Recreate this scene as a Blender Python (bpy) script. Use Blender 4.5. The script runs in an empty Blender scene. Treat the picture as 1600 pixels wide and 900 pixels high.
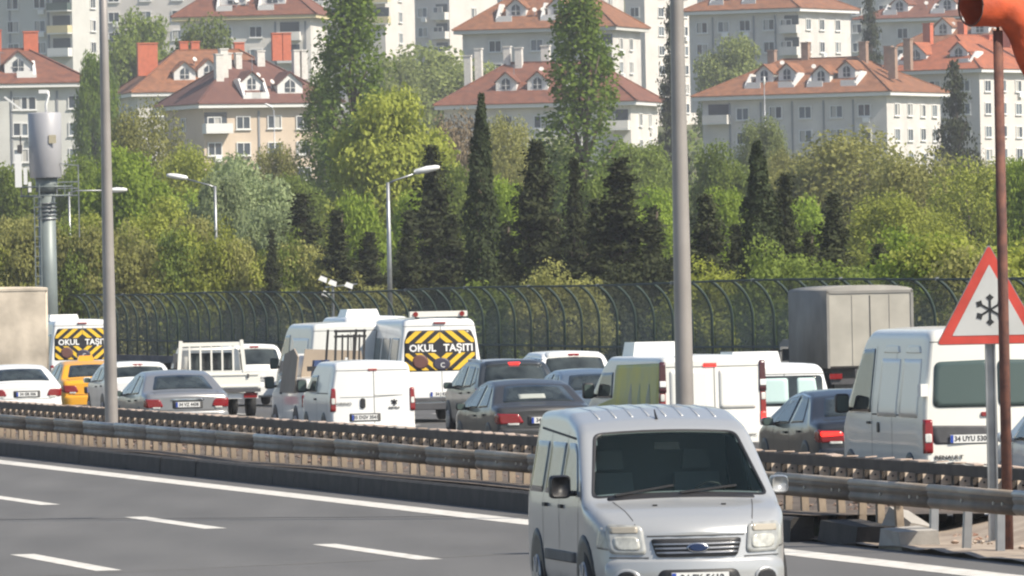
import bpy, math, random
import numpy as np
from mathutils import Vector, Matrix, Quaternion
PI = math.pi
S = bpy.context.scene
COL = S.collection
random.seed(7)

# ------------------------------------------------------------------ camera, sky, sun, exposure
EYE = 3.1            # camera height above the carriageway
FPX = 14000.0        # focal length for a 1600 px wide frame
ROLL = 0.02
cam_d = bpy.data.cameras.new("camera")
cam = bpy.data.objects.new("camera", cam_d); COL.objects.link(cam)
cam_d.sensor_width = 36.0
cam_d.lens = FPX / 1600.0 * 36.0
cam_d.clip_start = 1.0; cam_d.clip_end = 8000.0
cam.matrix_world = Matrix.Translation((0, 0, EYE)) @ Matrix.Rotation(PI/2, 4, 'X') @ Matrix.Rotation(-ROLL, 4, 'Z')
S.camera = cam

SUN_EL = math.radians(45); SUN_H = Vector((0.86, -0.51)).normalized()
SUN_DIR = Vector((SUN_H.x*math.cos(SUN_EL), SUN_H.y*math.cos(SUN_EL), math.sin(SUN_EL)))
W = bpy.data.worlds.new("World"); S.world = W; W.use_nodes = True
nt = W.node_tree; nt.nodes.clear()
sky = nt.nodes.new('ShaderNodeTexSky'); sky.sky_type = 'NISHITA'; sky.sun_disc = False
sky.sun_elevation = SUN_EL; sky.sun_rotation = math.atan2(SUN_H.x, SUN_H.y)
sky.air_density = 1.0; sky.dust_density = 0.9
bg = nt.nodes.new('ShaderNodeBackground'); bg.inputs['Strength'].default_value = 0.10
wo = nt.nodes.new('ShaderNodeOutputWorld')
nt.links.new(sky.outputs[0], bg.inputs[0]); nt.links.new(bg.outputs[0], wo.inputs[0])
sun_d = bpy.data.lights.new("sun", 'SUN'); sun_d.energy = 4.9; sun_d.angle = math.radians(0.53); sun_d.color = (1.0, 0.91, 0.77)
sun = bpy.data.objects.new("sun", sun_d); COL.objects.link(sun)
sun.rotation_mode = 'QUATERNION'; sun.rotation_quaternion = SUN_DIR.to_track_quat('Z', 'Y')
sun.location = (40, -30, 60)
S.view_settings.view_transform = 'Standard'; S.view_settings.look = 'None'
S.view_settings.exposure = 0.55; S.view_settings.gamma = 1.0; S.view_settings.use_curve_mapping = False
S.render.engine = 'CYCLES'
S.cycles.use_denoising = True
S.cycles.adaptive_threshold = 0.02; S.cycles.max_bounces = 4; S.cycles.diffuse_bounces = 2; S.cycles.volume_bounces = 0; S.cycles.volume_step_rate = 4; S.cycles.transparent_max_bounces = 12
S.cycles.sample_clamp_indirect = 6.0
S.cycles.filter_width = 2.2

# ------------------------------------------------------------------ frames of reference
TH = math.atan(2700.0/FPX)                 # heading of the motorway, left of the view axis
N2 = Vector((math.cos(TH), math.sin(TH)))  # across the road, away from the viewer's side
U2 = Vector((-math.sin(TH), math.cos(TH))) # along the road, away
def rd(n, t, z=0.0):
    p = N2*n + U2*t
    return Vector((p.x, p.y, z))
def at(x, y, Y):                           # a sight line of the photograph at depth Y
    dx, dy = x-800.0, y-450.0
    return Vector(((dx-ROLL*dy)/FPX*Y, Y, EYE-(dy+ROLL*dx)/FPX*Y))
def px(x, s, y=600):                       # road coordinates (n, t) of something seen at column x at s pixels per metre
    p = at(x, y, FPX/s)
    return p.x*N2.x+p.y*N2.y, p.x*U2.x+p.y*U2.y

# ------------------------------------------------------------------ materials
MATS = {}
def mat(name, col, rough=0.6, metal=0.0, coat=0.0, var=0.0, vscale=3.0, bump=0.0, bscale=20.0, col2=None, emit=None, spec=0.5, dirt=0.0):
    if name in MATS: return MATS[name]
    m = bpy.data.materials.new(name); m.use_nodes = True
    nt = m.node_tree; b = nt.nodes['Principled BSDF']
    b.inputs['Base Color'].default_value = (*col, 1)
    b.inputs['Roughness'].default_value = rough; b.inputs['Metallic'].default_value = metal
    b.inputs['Coat Weight'].default_value = coat; b.inputs['Coat Roughness'].default_value = 0.06
    b.inputs['Specular IOR Level'].default_value = spec
    if var > 0 or col2 is not None:
        tc = nt.nodes.new('ShaderNodeTexCoord')
        nz = nt.nodes.new('ShaderNodeTexNoise'); nz.inputs['Scale'].default_value = vscale; nz.inputs['Detail'].default_value = 6
        nt.links.new(tc.outputs['Object'], nz.inputs['Vector'])
        cr = nt.nodes.new('ShaderNodeValToRGB')
        a = col; c2 = col2 if col2 is not None else tuple(c*(1-var) for c in col)
        c1 = a if col2 is not None else tuple(min(1, c*(1+var)) for c in col)
        cr.color_ramp.elements[0].position = 0.35; cr.color_ramp.elements[0].color = (*c2, 1)
        cr.color_ramp.elements[1].position = 0.65; cr.color_ramp.elements[1].color = (*c1, 1)
        nt.links.new(nz.outputs['Fac'], cr.inputs[0]); nt.links.new(cr.outputs[0], b.inputs['Base Color'])
    if bump > 0:
        tc = nt.nodes.new('ShaderNodeTexCoord')
        nz = nt.nodes.new('ShaderNodeTexNoise'); nz.inputs['Scale'].default_value = bscale; nz.inputs['Detail'].default_value = 4
        nt.links.new(tc.outputs['Object'], nz.inputs['Vector'])
        bp = nt.nodes.new('ShaderNodeBump'); bp.inputs['Strength'].default_value = bump; bp.inputs['Distance'].default_value = 0.03
        nt.links.new(nz.outputs['Fac'], bp.inputs['Height']); nt.links.new(bp.outputs[0], b.inputs['Normal'])
    if emit:
        b.inputs['Emission Color'].default_value = (*emit[0], 1); b.inputs['Emission Strength'].default_value = emit[1]
    MATS[name] = m
    return m

def paint(name, col, metal=0.0, rough=0.35, dirt=0.12):
    """car paint: base coat with a clear coat and road dust that gathers low on the body"""
    if name in MATS: return MATS[name]
    m = mat(name, col, rough, metal, coat=0.6)
    nt = m.node_tree; b = nt.nodes['Principled BSDF']
    tc = nt.nodes.new('ShaderNodeTexCoord'); sp = nt.nodes.new('ShaderNodeSeparateXYZ')
    nt.links.new(tc.outputs['Object'], sp.inputs[0])
    mr = nt.nodes.new('ShaderNodeMapRange'); mr.inputs['From Min'].default_value = 1.0; mr.inputs['From Max'].default_value = 0.25
    mr.inputs['To Min'].default_value = 0.02; mr.inputs['To Max'].default_value = 0.5
    nt.links.new(sp.outputs['Z'], mr.inputs['Value'])
    nz = nt.nodes.new('ShaderNodeTexNoise'); nz.inputs['Scale'].default_value = 2.5; nz.inputs['Detail'].default_value = 7
    nt.links.new(tc.outputs['Object'], nz.inputs['Vector'])
    mu = nt.nodes.new('ShaderNodeMath'); mu.operation = 'MULTIPLY'
    nt.links.new(mr.outputs[0], mu.inputs[0]); nt.links.new(nz.outputs['Fac'], mu.inputs[1])
    mu2 = nt.nodes.new('ShaderNodeMath'); mu2.operation = 'MULTIPLY'; mu2.inputs[1].default_value = dirt*4
    nt.links.new(mu.outputs[0], mu2.inputs[0]); mu2.use_clamp = True
    mx = nt.nodes.new('ShaderNodeMixRGB'); mx.inputs['Color1'].default_value = (*col, 1); mx.inputs['Color2'].default_value = (0.20, 0.185, 0.16, 1)
    nt.links.new(mu2.outputs[0], mx.inputs['Fac']); nt.links.new(mx.outputs[0], b.inputs['Base Color'])
    ad = nt.nodes.new('ShaderNodeMath'); ad.operation = 'ADD'; ad.inputs[1].default_value = rough
    nt.links.new(mu2.outputs[0], ad.inputs[0]); nt.links.new(ad.outputs[0], b.inputs['Roughness'])
    return m

def glassmat(name, col, transp=0.0, rough=0.03):
    if name in MATS: return MATS[name]
    m = mat(name, col, rough, 0.0, spec=0.5)
    if transp > 0:
        nt = m.node_tree; b = nt.nodes['Principled BSDF']; out = nt.nodes['Material Output']
        tr = nt.nodes.new('ShaderNodeBsdfTransparent'); tr.inputs[0].default_value = (0.75, 0.85, 0.82, 1)
        mx = nt.nodes.new('ShaderNodeMixShader'); mx.inputs[0].default_value = 1-transp
        nt.links.new(tr.outputs[0], mx.inputs[1]); nt.links.new(b.outputs[0], mx.inputs[2]); nt.links.new(mx.outputs[0], out.inputs[0])
    return m

M_WHITE = paint('white_paint', (0.78, 0.78, 0.76), dirt=0.06)
M_WHITE2 = paint('dusty_white_paint', (0.74, 0.74, 0.70), dirt=0.1)
M_CREAM = paint('cream_white_paint', (0.76, 0.75, 0.69), dirt=0.08)
M_SILVER = paint('silver_paint', (0.40, 0.41, 0.415), metal=0.3, rough=0.28, dirt=0.06)
M_GREYP = paint('grey_metallic_paint', (0.34, 0.34, 0.34), metal=0.6, rough=0.32)
M_DGREY = paint('dark_grey_paint', (0.05, 0.05, 0.05), metal=0.3, rough=0.38, dirt=0.06)
M_DARKB = paint('dark_blue_paint', (0.028, 0.032, 0.04), metal=0.3, rough=0.3, dirt=0.05)
M_SUVP = paint('slate_paint', (0.05, 0.058, 0.066), metal=0.4, rough=0.3, dirt=0.05)
M_BLUEP = paint('steel_blue_paint', (0.16, 0.21, 0.27), metal=0.5, rough=0.3)
M_TAXI = paint('taxi_yellow_paint', (0.76, 0.36, 0.012), dirt=0.05)
M_GLASS = mat('dark_glass', (0.05, 0.062, 0.064), 0.04, col2=(0.010, 0.014, 0.016), vscale=2.2)  # random paler patches: faint reflections painted into the glass colour
M_GLASSV = mat('painted_sky_glass', (0.17, 0.20, 0.22), 0.06, col2=(0.04, 0.05, 0.055), vscale=1.6)  # pale blue-grey: sky reflection painted into the van's side glass
M_GLASSG = glassmat('grey_green_glass', (0.07, 0.10, 0.095), rough=0.12)
M_GLASSP = mat('pale_screened_glass', (0.46, 0.60, 0.58), 0.25)
M_WSCREEN = glassmat('windscreen_glass', (0.012, 0.022, 0.025), transp=0.72)
M_BLACK = mat('black_plastic', (0.018, 0.018, 0.02), 0.5)
M_RUBBER = mat('tyre_rubber', (0.018, 0.018, 0.019), 0.85, var=0.2, vscale=8)
M_RIM = mat('alloy_rim', (0.42, 0.42, 0.43), 0.35, 0.8)
M_TRIM = mat('grey_bumper_plastic', (0.07, 0.07, 0.075), 0.6, var=0.2)
M_RED = mat('tail_light_red', (0.22, 0.008, 0.010), 0.18, coat=0.5)
M_REDON = mat('lit_brake_light', (0.7, 0.02, 0.02), 0.2, emit=((1.0, 0.03, 0.02), 1.6))
M_CLEAR = mat('clear_lamp', (0.62, 0.62, 0.58), 0.12, coat=0.6, var=0.15, vscale=12)
M_AMBER = mat('yellowed_headlamp', (0.34, 0.345, 0.33), 0.18, coat=0.8, var=0.25, vscale=9)
M_PLATE = mat('plate_white', (0.72, 0.72, 0.70), 0.4)
M_PLBLUE = mat('plate_blue', (0.02, 0.06, 0.35), 0.4)
M_INK = mat('plate_ink', (0.02, 0.02, 0.025), 0.6)
M_SEAM = mat('panel_gap', (0.06, 0.06, 0.06), 0.8)
M_CHROME = mat('chrome', (0.62, 0.62, 0.63), 0.12, 1.0)
M_YEL = mat('chevron_yellow', (0.75, 0.48, 0.03), 0.4)
M_LETT = mat('white_lettering', (0.82, 0.82, 0.80), 0.5)
M_SEAT = mat('seat_cloth', (0.22, 0.23, 0.24), 0.9)
M_DASH = mat('dashboard', (0.20, 0.21, 0.21), 0.7)
M_GALV = mat('galvanised_steel', (0.33, 0.34, 0.35), 0.42, 0.65, var=0.22, vscale=2.0, bump=0.05, bscale=40)
M_RAIL = mat('weathered_rail', (0.125, 0.098, 0.074), 0.6, 0.15, var=0.4, vscale=1.2, bump=0.08, bscale=25)
M_RAILD = mat('grimy_rail', (0.06, 0.048, 0.04), 0.7, 0.15, var=0.4, vscale=1.5)
M_POST = mat('dusty_post', (0.27, 0.215, 0.16), 0.8, var=0.3, vscale=5)
M_BOLT = mat('bolt', (0.10, 0.09, 0.08), 0.5, 0.5)
M_RUST = mat('rusty_pole', (0.17, 0.072, 0.05), 0.8, col2=(0.09, 0.042, 0.036), vscale=9, bump=0.1)
M_LAMP = mat('lamp_white', (0.78, 0.78, 0.76), 0.4)
M_FENCE = mat('fence_green', (0.022, 0.045, 0.039), 0.7)
M_CONC = mat('concrete', (0.34, 0.32, 0.29), 0.9, var=0.2, vscale=1.5, bump=0.2, bscale=15)
M_KERB = mat('sooty_kerb', (0.030, 0.027, 0.025), 0.85, var=0.35, vscale=3, bump=0.25, bscale=12)

# ------------------------------------------------------------------ mesh builder
class MB:
    def __init__(s): s.v = []; s.f = []
    def add(s, vs, fs):
        o = len(s.v); s.v += [tuple(v) for v in vs]; s.f += [tuple(i+o for i in f) for f in fs]; return s
    def box(s, c, size, rot=None, taper=1.0):
        hx, hy, hz = size[0]/2, size[1]/2, size[2]/2
        vs = [Vector((sx*hx*(taper if sz > 0 else 1), sy*hy*(taper if sz > 0 else 1), sz*hz)) for sz in (-1, 1) for sy in (-1, 1) for sx in (-1, 1)]
        if rot is not None: vs = [rot @ v for v in vs]
        vs = [v+Vector(c) for v in vs]
        return s.add(vs, [(0,2,3,1),(4,5,7,6),(0,1,5,4),(2,6,7,3),(0,4,6,2),(1,3,7,5)])
    def bar(s, a, b, w, h=None, up=(0,0,1)):
        a, b = Vector(a), Vector(b); h = w if h is None else h
        d = (b-a).normalized(); u = Vector(up)
        if abs(d.dot(u)) > 0.95: u = Vector((0, 1, 0))
        x = d.cross(u).normalized(); z = x.cross(d)
        vs = [p+x*i*w/2+z*j*h/2 for p in (a, b) for j in (-1, 1) for i in (-1, 1)]
        return s.add(vs, [(0,2,3,1),(4,5,7,6),(0,1,5,4),(2,6,7,3),(0,4,6,2),(1,3,7,5)])
    def tube(s, pts, r, k=8, caps=True):
        pts = [Vector(p) for p in pts]; rs = r if isinstance(r, (list, tuple)) else [r]*len(pts)
        vs = []; ref = None
        for i, p in enumerate(pts):
            d = (pts[min(i+1, len(pts)-1)]-pts[max(i-1, 0)]).normalized()
            if ref is None:
                ref = Vector((1, 0, 0)) if abs(d.x) < 0.8 else Vector((0, 1, 0))
            x = (ref - d*ref.dot(d)).normalized(); ref = x; y = d.cross(x)
            vs += [p+(x*math.cos(2*PI*j/k)+y*math.sin(2*PI*j/k))*rs[i] for j in range(k)]
        fs = [(i*k+j, i*k+(j+1) % k, (i+1)*k+(j+1) % k, (i+1)*k+j) for i in range(len(pts)-1) for j in range(k)]
        if caps: fs += [tuple(reversed(range(k))), tuple(range((len(pts)-1)*k, len(pts)*k))]
        return s.add(vs, fs)
    def prism(s, poly, fn0, fn1):
        n = len(poly); vs = [fn0(*p) for p in poly]+[fn1(*p) for p in poly]
        return s.add(vs, [tuple(reversed(range(n))), tuple(range(n, 2*n))]+[(i, (i+1) % n, n+(i+1) % n, n+i) for i in range(n)])
    def mesh(s, name, m=None, smooth=False):
        me = bpy.data.meshes.new(name); me.from_pydata(s.v, [], s.f); me.update()
        if m: me.materials.append(m)
        if smooth is True: me.polygons.foreach_set('use_smooth', [True]*len(me.polygons))
        elif smooth: me.shade_smooth_by_angle(angle=smooth) if hasattr(me, 'shade_smooth_by_angle') else me.polygons.foreach_set('use_smooth', [True]*len(me.polygons))
        return me
    def build(s, name, m, parent=None, smooth=False, loc=None):
        return link(name, s.mesh(name, m, smooth), parent, loc)
def link(name, me, parent=None, loc=None, rot=None):
    o = bpy.data.objects.new(name, me); COL.objects.link(o)
    if parent: o.parent = parent
    if loc is not None: o.location = loc
    if rot is not None: o.rotation_euler = rot
    return o
def tag(o, label, cat, group=None):
    o['label'] = label; o['category'] = cat
    if group: o['group'] = group
    return o
def thing(name, label, cat, loc=(0,0,0), rz=0.0, group=None):
    o = bpy.data.objects.new(name, None); COL.objects.link(o); o.empty_display_size = 0.3
    o.location = loc; o.rotation_euler = (0, 0, rz)
    return tag(o, label, cat, group)
def struct(o): o['kind'] = 'structure'; return o
def stuff(o): o['kind'] = 'stuff'; return o

TXT = {}
def text_mesh(s, size, m, depth=0.004, bold=0.0, sx=1.0):
    key = (s, size, m.name, bold, sx)
    if key in TXT: return TXT[key]
    c = bpy.data.curves.new('lettering', 'FONT'); c.body = s; c.size = size; c.extrude = depth; c.offset = bold
    c.align_x = 'CENTER'; c.align_y = 'CENTER'; c.resolution_u = 2
    o = bpy.data.objects.new('lettering', c); COL.objects.link(o)
    bpy.context.view_layer.update()
    me = bpy.data.meshes.new_from_object(o.evaluated_get(bpy.context.evaluated_depsgraph_get()))
    bpy.data.objects.remove(o); bpy.data.curves.remove(c)
    me.name = 'lettering'; me.materials.clear(); me.materials.append(m)
    if sx != 1.0: me.transform(Matrix.Diagonal((sx, 1, 1, 1)))
    TXT[key] = me
    return me

def rounded(poly, r, k=4):
    if r <= 0: return [tuple(p) for p in poly]
    out = []; n = len(poly)
    for i in range(n):
        p = Vector(poly[i]); a = Vector(poly[i-1]); b = Vector(poly[(i+1) % n])
        da, db = a-p, b-p; rr = min(r, da.length*0.45, db.length*0.45)
        p0 = p+da.normalized()*rr; p1 = p+db.normalized()*rr
        for j in range(k+1):
            t = j/k; q = p0*(1-t)**2+p*2*t*(1-t)+p1*t*t
            out.append((q.x, q.y))
    return out
def clip_poly(poly, clip):
    def inside(p, a, b): return (b[0]-a[0])*(p[1]-a[1])-(b[1]-a[1])*(p[0]-a[0]) >= 0
    def inter(p, q, a, b):
        d1 = (q[0]-p[0], q[1]-p[1]); d2 = (b[0]-a[0], b[1]-a[1])
        den = d1[0]*d2[1]-d1[1]*d2[0]
        if abs(den) < 1e-9: return q
        t = ((a[0]-p[0])*d2[1]-(a[1]-p[1])*d2[0])/den
        return (p[0]+t*d1[0], p[1]+t*d1[1])
    out = list(poly)
    for i in range(len(clip)):
        a, b = clip[i], clip[(i+1) % len(clip)]; inp = out; out = []
        for j in range(len(inp)):
            p, q = inp[j-1], inp[j]
            if inside(q, a, b):
                if not inside(p, a, b): out.append(inter(p, q, a, b))
                out.append(q)
            elif inside(p, a, b): out.append(inter(p, q, a, b))
        if not out: return []
    return out

# ------------------------------------------------------------------ the setting: terrain, carriageways, median
def smoothstep(a, b, x):
    t = max(0.0, min(1.0, (x-a)/(b-a))); return t*t*(3-2*t)
HILL = [(0, 0), (420, -0.6), (520, 0.5), (700, 5), (900, 7), (1000, 9), (1080, 12), (1160, 18), (1300, 25), (1520, 34), (1700, 62), (1900, 100)]
def ground_z(x, y):
    d = y
    side = smoothstep(-0.24, -0.10, x/max(60.0, y))  # unseen hill at left is lowered so side windows reflect sky
    for (a, za), (b, zb) in zip(HILL, HILL[1:]):
        if d <= b:
            z = za+(zb-za)*max(0, (d-a)/(b-a)); return z*side if z > 0 else z
    return HILL[-1][1]*side

def make_asphalt(name, base, tc_dir):
    m = bpy.data.materials.new(name); m.use_nodes = True; nt = m.node_tree; b = nt.nodes['Principled BSDF']
    b.inputs['Roughness'].default_value = 0.82
    tc = nt.nodes.new('ShaderNodeTexCoord')
    mp = nt.nodes.new('ShaderNodeMapping'); mp.inputs['Rotation'].default_value = (0, 0, -TH); mp.inputs['Scale'].default_value = (0.9, 0.06, 1)
    nt.links.new(tc.outputs['Object'], mp.inputs[0])
    n1 = nt.nodes.new('ShaderNodeTexNoise'); n1.inputs['Scale'].default_value = 1.0; n1.inputs['Detail'].default_value = 5
    nt.links.new(mp.outputs[0], n1.inputs['Vector'])
    n2 = nt.nodes.new('ShaderNodeTexNoise'); n2.inputs['Scale'].default_value = 14.0; n2.inputs['Detail'].default_value = 8; n2.inputs['Roughness'].default_value = 0.75
    nt.links.new(tc.outputs['Object'], n2.inputs['Vector'])
    a1 = nt.nodes.new('ShaderNodeMath'); a1.operation = 'ADD'
    nt.links.new(n1.outputs['Fac'], a1.inputs[0]); nt.links.new(n2.outputs['Fac'], a1.inputs[1])
    cr = nt.nodes.new('ShaderNodeMapRange'); cr.inputs['From Min'].default_value = 0.6; cr.inputs['From Max'].default_value = 1.4
    cr.inputs['To Min'].default_value = base*0.78; cr.inputs['To Max'].default_value = base*1.2
    mp2 = nt.nodes.new('ShaderNodeMapping'); mp2.inputs['Rotation'].default_value = (0, 0, -TH); nt.links.new(tc.outputs['Object'], mp2.inputs[0])
    sp = nt.nodes.new('ShaderNodeSeparateXYZ'); nt.links.new(mp2.outputs[0], sp.inputs[0])
    ml = nt.nodes.new('ShaderNodeMath'); ml.operation = 'MULTIPLY'; ml.inputs[1].default_value = 3.14; nt.links.new(sp.outputs['X'], ml.inputs[0])
    sn = nt.nodes.new('ShaderNodeMath'); sn.operation = 'SINE'; nt.links.new(ml.outputs[0], sn.inputs[0])
    n4 = nt.nodes.new('ShaderNodeTexNoise'); n4.inputs['Scale'].default_value = 0.22; n4.inputs['Detail'].default_value = 7; nt.links.new(tc.outputs['Object'], n4.inputs['Vector'])
    m5 = nt.nodes.new('ShaderNodeMath'); m5.operation = 'MULTIPLY'; m5.inputs[1].default_value = 0.09; nt.links.new(sn.outputs[0], m5.inputs[0])
    m6 = nt.nodes.new('ShaderNodeMath'); m6.operation = 'ADD'; nt.links.new(a1.outputs[0], m6.inputs[0]); nt.links.new(m5.outputs[0], m6.inputs[1])
    m7 = nt.nodes.new('ShaderNodeMath'); m7.operation = 'MULTIPLY_ADD'; m7.inputs[1].default_value = 0.55; nt.links.new(n4.outputs['Fac'], m7.inputs[0]); nt.links.new(m6.outputs[0], m7.inputs[2])
    m8 = nt.nodes.new('ShaderNodeMath'); m8.operation = 'SUBTRACT'; m8.inputs[1].default_value = 0.275; nt.links.new(m7.outputs[0], m8.inputs[0])
    nt.links.new(m8.outputs[0], cr.inputs['Value'])
    cb = nt.nodes.new('ShaderNodeCombineColor')
    for i in range(3): nt.links.new(cr.outputs[0], cb.inputs[i])
    mx = nt.nodes.new('ShaderNodeMixRGB'); mx.blend_type = 'MULTIPLY'; mx.inputs[0].default_value = 1; mx.inputs[2].default_value = (1.03, 1.0, 0.96, 1)
    nt.links.new(cb.outputs[0], mx.inputs[1]); nt.links.new(mx.outputs[0], b.inputs['Base Color'])
    bp = nt.nodes.new('ShaderNodeBump'); bp.inputs['Strength'].default_value = 0.15; bp.inputs['Distance'].default_value = 0.01
    n3 = nt.nodes.new('ShaderNodeTexNoise'); n3.inputs['Scale'].default_value = 60
    nt.links.new(tc.outputs['Object'], n3.inputs['Vector']); nt.links.new(n3.outputs['Fac'], bp.inputs['Height']); nt.links.new(bp.outputs[0], b.inputs['Normal'])
    return m
M_ASPH = make_asphalt('asphalt', 0.105, 0)
M_ASPH2 = make_asphalt('far_asphalt', 0.08, 0)
M_GRASS = mat('hillside_grass', (0.075, 0.10, 0.028), 0.95, col2=(0.12, 0.105, 0.05), vscale=0.08, bump=0.3, bscale=0.6)
M_SAND = mat('dusty_median_soil', (0.14, 0.11, 0.085), 0.95, col2=(0.06, 0.047, 0.038), vscale=1.6, bump=0.6, bscale=7)
M_MARK = mat('road_marking', (0.70, 0.68, 0.63), 0.75, col2=(0.46, 0.44, 0.40), vscale=5.0)
M_SEAMR = mat('asphalt_joint', (0.045, 0.044, 0.043), 0.9)
M_SEAML = mat('pale_asphalt_joint', (0.15, 0.145, 0.135), 0.9)

b = MB(); xs = np.linspace(-700, 700, 41); ys = [-300, -100, 0, 100, 200, 300, 420, 470, 520, 600, 700, 800, 900, 950, 1000, 1040, 1080, 1120, 1160, 1230, 1300, 1450, 1520, 1600, 1700, 1800, 1900]
vs = [(x, y, ground_z(x, y)-0.06) for y in ys for x in xs]
k = len(xs)
b.add(vs, [(i*k+j, i*k+j+1, (i+1)*k+j+1, (i+1)*k+j) for i in range(len(ys)-1) for j in range(k-1)])
struct(b.build('hillside_terrain', M_GRASS, smooth=True))
def strip(name, n0, n1, t0, t1, z, m, parent=None, seg=1):
    b = MB(); vs = []; ts = [t0+(t1-t0)*i/seg for i in range(seg+1)]
    for t in ts: vs += [rd(n0, t, z), rd(n1, t, z)]
    b.add(vs, [(2*i, 2*i+1, 2*i+3, 2*i+2) for i in range(seg)])
    return b.build(name, m, parent)
EDGE = 22.55
near_road = struct(strip('near_carriageway', -45.0, 23.75, -80, 640, 0.0, M_ASPH))  # near side widened out of view so car glass reflects grey asphalt
far_road = struct(strip('far_carriageway', 27.75, 55.0, -80, 640, 0.0, M_ASPH2))
struct(strip('verge', 55.0, 62.0, -80, 640, -0.012, M_SAND))
strip('edge_line', EDGE-0.26, EDGE+0.26, -60, 600, 0.004, M_MARK, near_road)
def npx(x, y):
    dy = y-450+ROLL*(x-800); return px(x, dy/EYE, y)
D1, D2 = npx(205, 808)[1], npx(485, 851)[1]; PER = D1-D2
for ln, t0 in ((18.5, D1), (14.62, npx(10, 867)[1])):
    for i in range(-6, 24):
        strip('lane_dash', ln-0.15, ln+0.15, t0+i*PER-PER*0.46, t0+i*PER, 0.004, M_MARK, near_road)
for nn in (33.0, 36.7, 40.4, 44.1, 47.8):
    for i in range(24): strip('lane_dash', nn-0.08, nn+0.08, 80+i*12.2, 86+i*12.2, 0.004, M_MARK, far_road)
strip('edge_line', 28.3, 28.5, -60, 600, 0.004, M_MARK, far_road)
# transverse construction joints in the asphalt
def joint(p0, p1, w, m):
    b = MB(); a, c = rd(p0[0], p0[1], 0.003), rd(p1[0], p1[1], 0.003); d = (c-a).normalized(); q = Vector((-d.y, d.x, 0))*w/2
    vs = []
    for i in range(25):
        f = i/24; p = a.lerp(c, f); wob = Vector((0, random.uniform(-0.06, 0.06), 0))
        vs += [p+q+wob, p-q+wob]
    b.add(vs, [(2*i, 2*i+1, 2*i+3, 2*i+2) for i in range(24)]); b.build('asphalt_joint', m, near_road)
joint(npx(-60, 812), npx(900, 806), 0.16, M_SEAMR)
joint(npx(-60, 905), npx(880, 862), 0.14, M_SEAML)

# median: raised sandy bed behind a sooty kerb, flat and broken nearer the camera
KT = 104.5
med = struct(strip('median_bed', 23.62, 27.8, KT-0.5, 640, 0.285, M_SAND, seg=120))
me = med.data
for v in me.vertices: v.co.z += random.uniform(-0.02, 0.04)
low = MB(); vs = []
NN = [23.70, 24.1, 24.5, 24.9, 25.3, 26.0, 26.8, 27.8]; TT = np.arange(-60, KT+0.6, 0.75)
for t in TT: vs += [rd(nn, t, random.uniform(0.01, 0.07) + 0.36*smoothstep(24.9, 26.8, nn)) for nn in NN]
k = len(NN); low.add(vs, [(i*k+j, i*k+j+1, (i+1)*k+j+1, (i+1)*k+j) for i in range(len(TT)-1) for j in range(k-1)])
struct(low.build('low_median_soil', mat('pale_dust', (0.40, 0.335, 0.265), 0.95, col2=(0.24, 0.19, 0.15), vscale=1.4, bump=0.5, bscale=7), smooth=True))
kerb = thing('median_kerb', 'sooty black concrete kerb along the raised median beside the edge line', 'kerb')
def kerb_mesh(L):
    b = MB(); prof = [(0, 0), (0.30, 0), (0.30, 0.29), (0.06, 0.29), (0.02, 0.26)]
    b.prism(prof, lambda a, c: (a, 0.006, c), lambda a, c: (a, L-0.006, c)); return b.mesh('kerb_stone', M_KERB)
km = kerb_mesh(2.0); t = KT
while t < 300:
    link('kerb_stone', km, kerb, rd(23.48+random.uniform(-0.008, 0.008), t), (0, 0, TH)); t += 2.0
def rubble_block(name, label, n, t, size, rot, m=M_CONC):
    b = MB(); hx, hy, hz = [c/2 for c in size]
    vs = []
    for sx, sy, sz in [(x, y, z) for z in (-1, 1) for y in (-1, 1) for x in (-1, 1)]:
        vs.append(Vector((sx*hx*random.uniform(0.8, 1.08), sy*hy*random.uniform(0.85, 1.05), sz*hz*random.uniform(0.8, 1.05))))
    b.add(vs, [(0,2,3,1),(4,5,7,6),(0,1,5,4),(2,6,7,3),(0,4,6,2),(1,3,7,5)])
    o = b.build(name, m); o.location = rd(n, t, hz*0.8); o.rotation_euler = rot
    return tag(o, label, 'concrete block', 'broken concrete at the end of the kerb')
rubble_block('concrete_block', 'large broken dark concrete block at the kerb end beside the silver van', 23.95, 103.0, (0.5, 1.7, 0.28), (0.04, 0.03, TH+0.05), M_KERB)
rubble_block('concrete_block', 'pale concrete block with sunlit end face where the kerb stops', 24.0, 100.6, (0.5, 1.3, 0.27), (0.0, -0.03, TH-0.03))
rubble_block('concrete_block', 'small tilted concrete chunk between the two larger kerb blocks', 24.35, 102.3, (0.35, 0.5, 0.4), (0.4, 0.3, 0.7))
# loose rubble and litter on the median, one mass nobody could count
def rubble(name, n0, n1, t0, t1, cnt, s0, s1, m, zbase, label):
    b = MB()
    for i in range(cnt):
        s = random.uniform(s0, s1); c = rd(random.uniform(n0, n1), random.uniform(t0, t1), zbase+s*0.3)
        q = Matrix.Rotation(random.uniform(0, 6.28), 3, 'Z') @ Matrix.Rotation(random.uniform(-.5, .5), 3, 'X')
        vs = [q @ Vector((x*s*random.uniform(.6, 1), y*s*random.uniform(.6, 1), z*s*random.uniform(.4, .8)))+c for x, y, z in ((1,0,0),(0,1,0),(-1,0,0),(0,-1,0),(0,0,1),(0,0,-1))]
        b.add(vs, [(0,1,4),(1,2,4),(2,3,4),(3,0,4),(1,0,5),(2,1,5),(3,2,5),(0,3,5)])
    o = stuff(b.build(name, m)); o['label'] = label; o['category'] = 'rubble'
rubble('median_rubble', 24.5, 26.9, 105, 230, 1500, 0.02, 0.07, mat('rubble_stone', (0.24, 0.17, 0.13), 0.9, col2=(0.08, 0.055, 0.045), vscale=0.9), 0.29, 'broken stones and dirt lying on the raised median bed')
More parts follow.
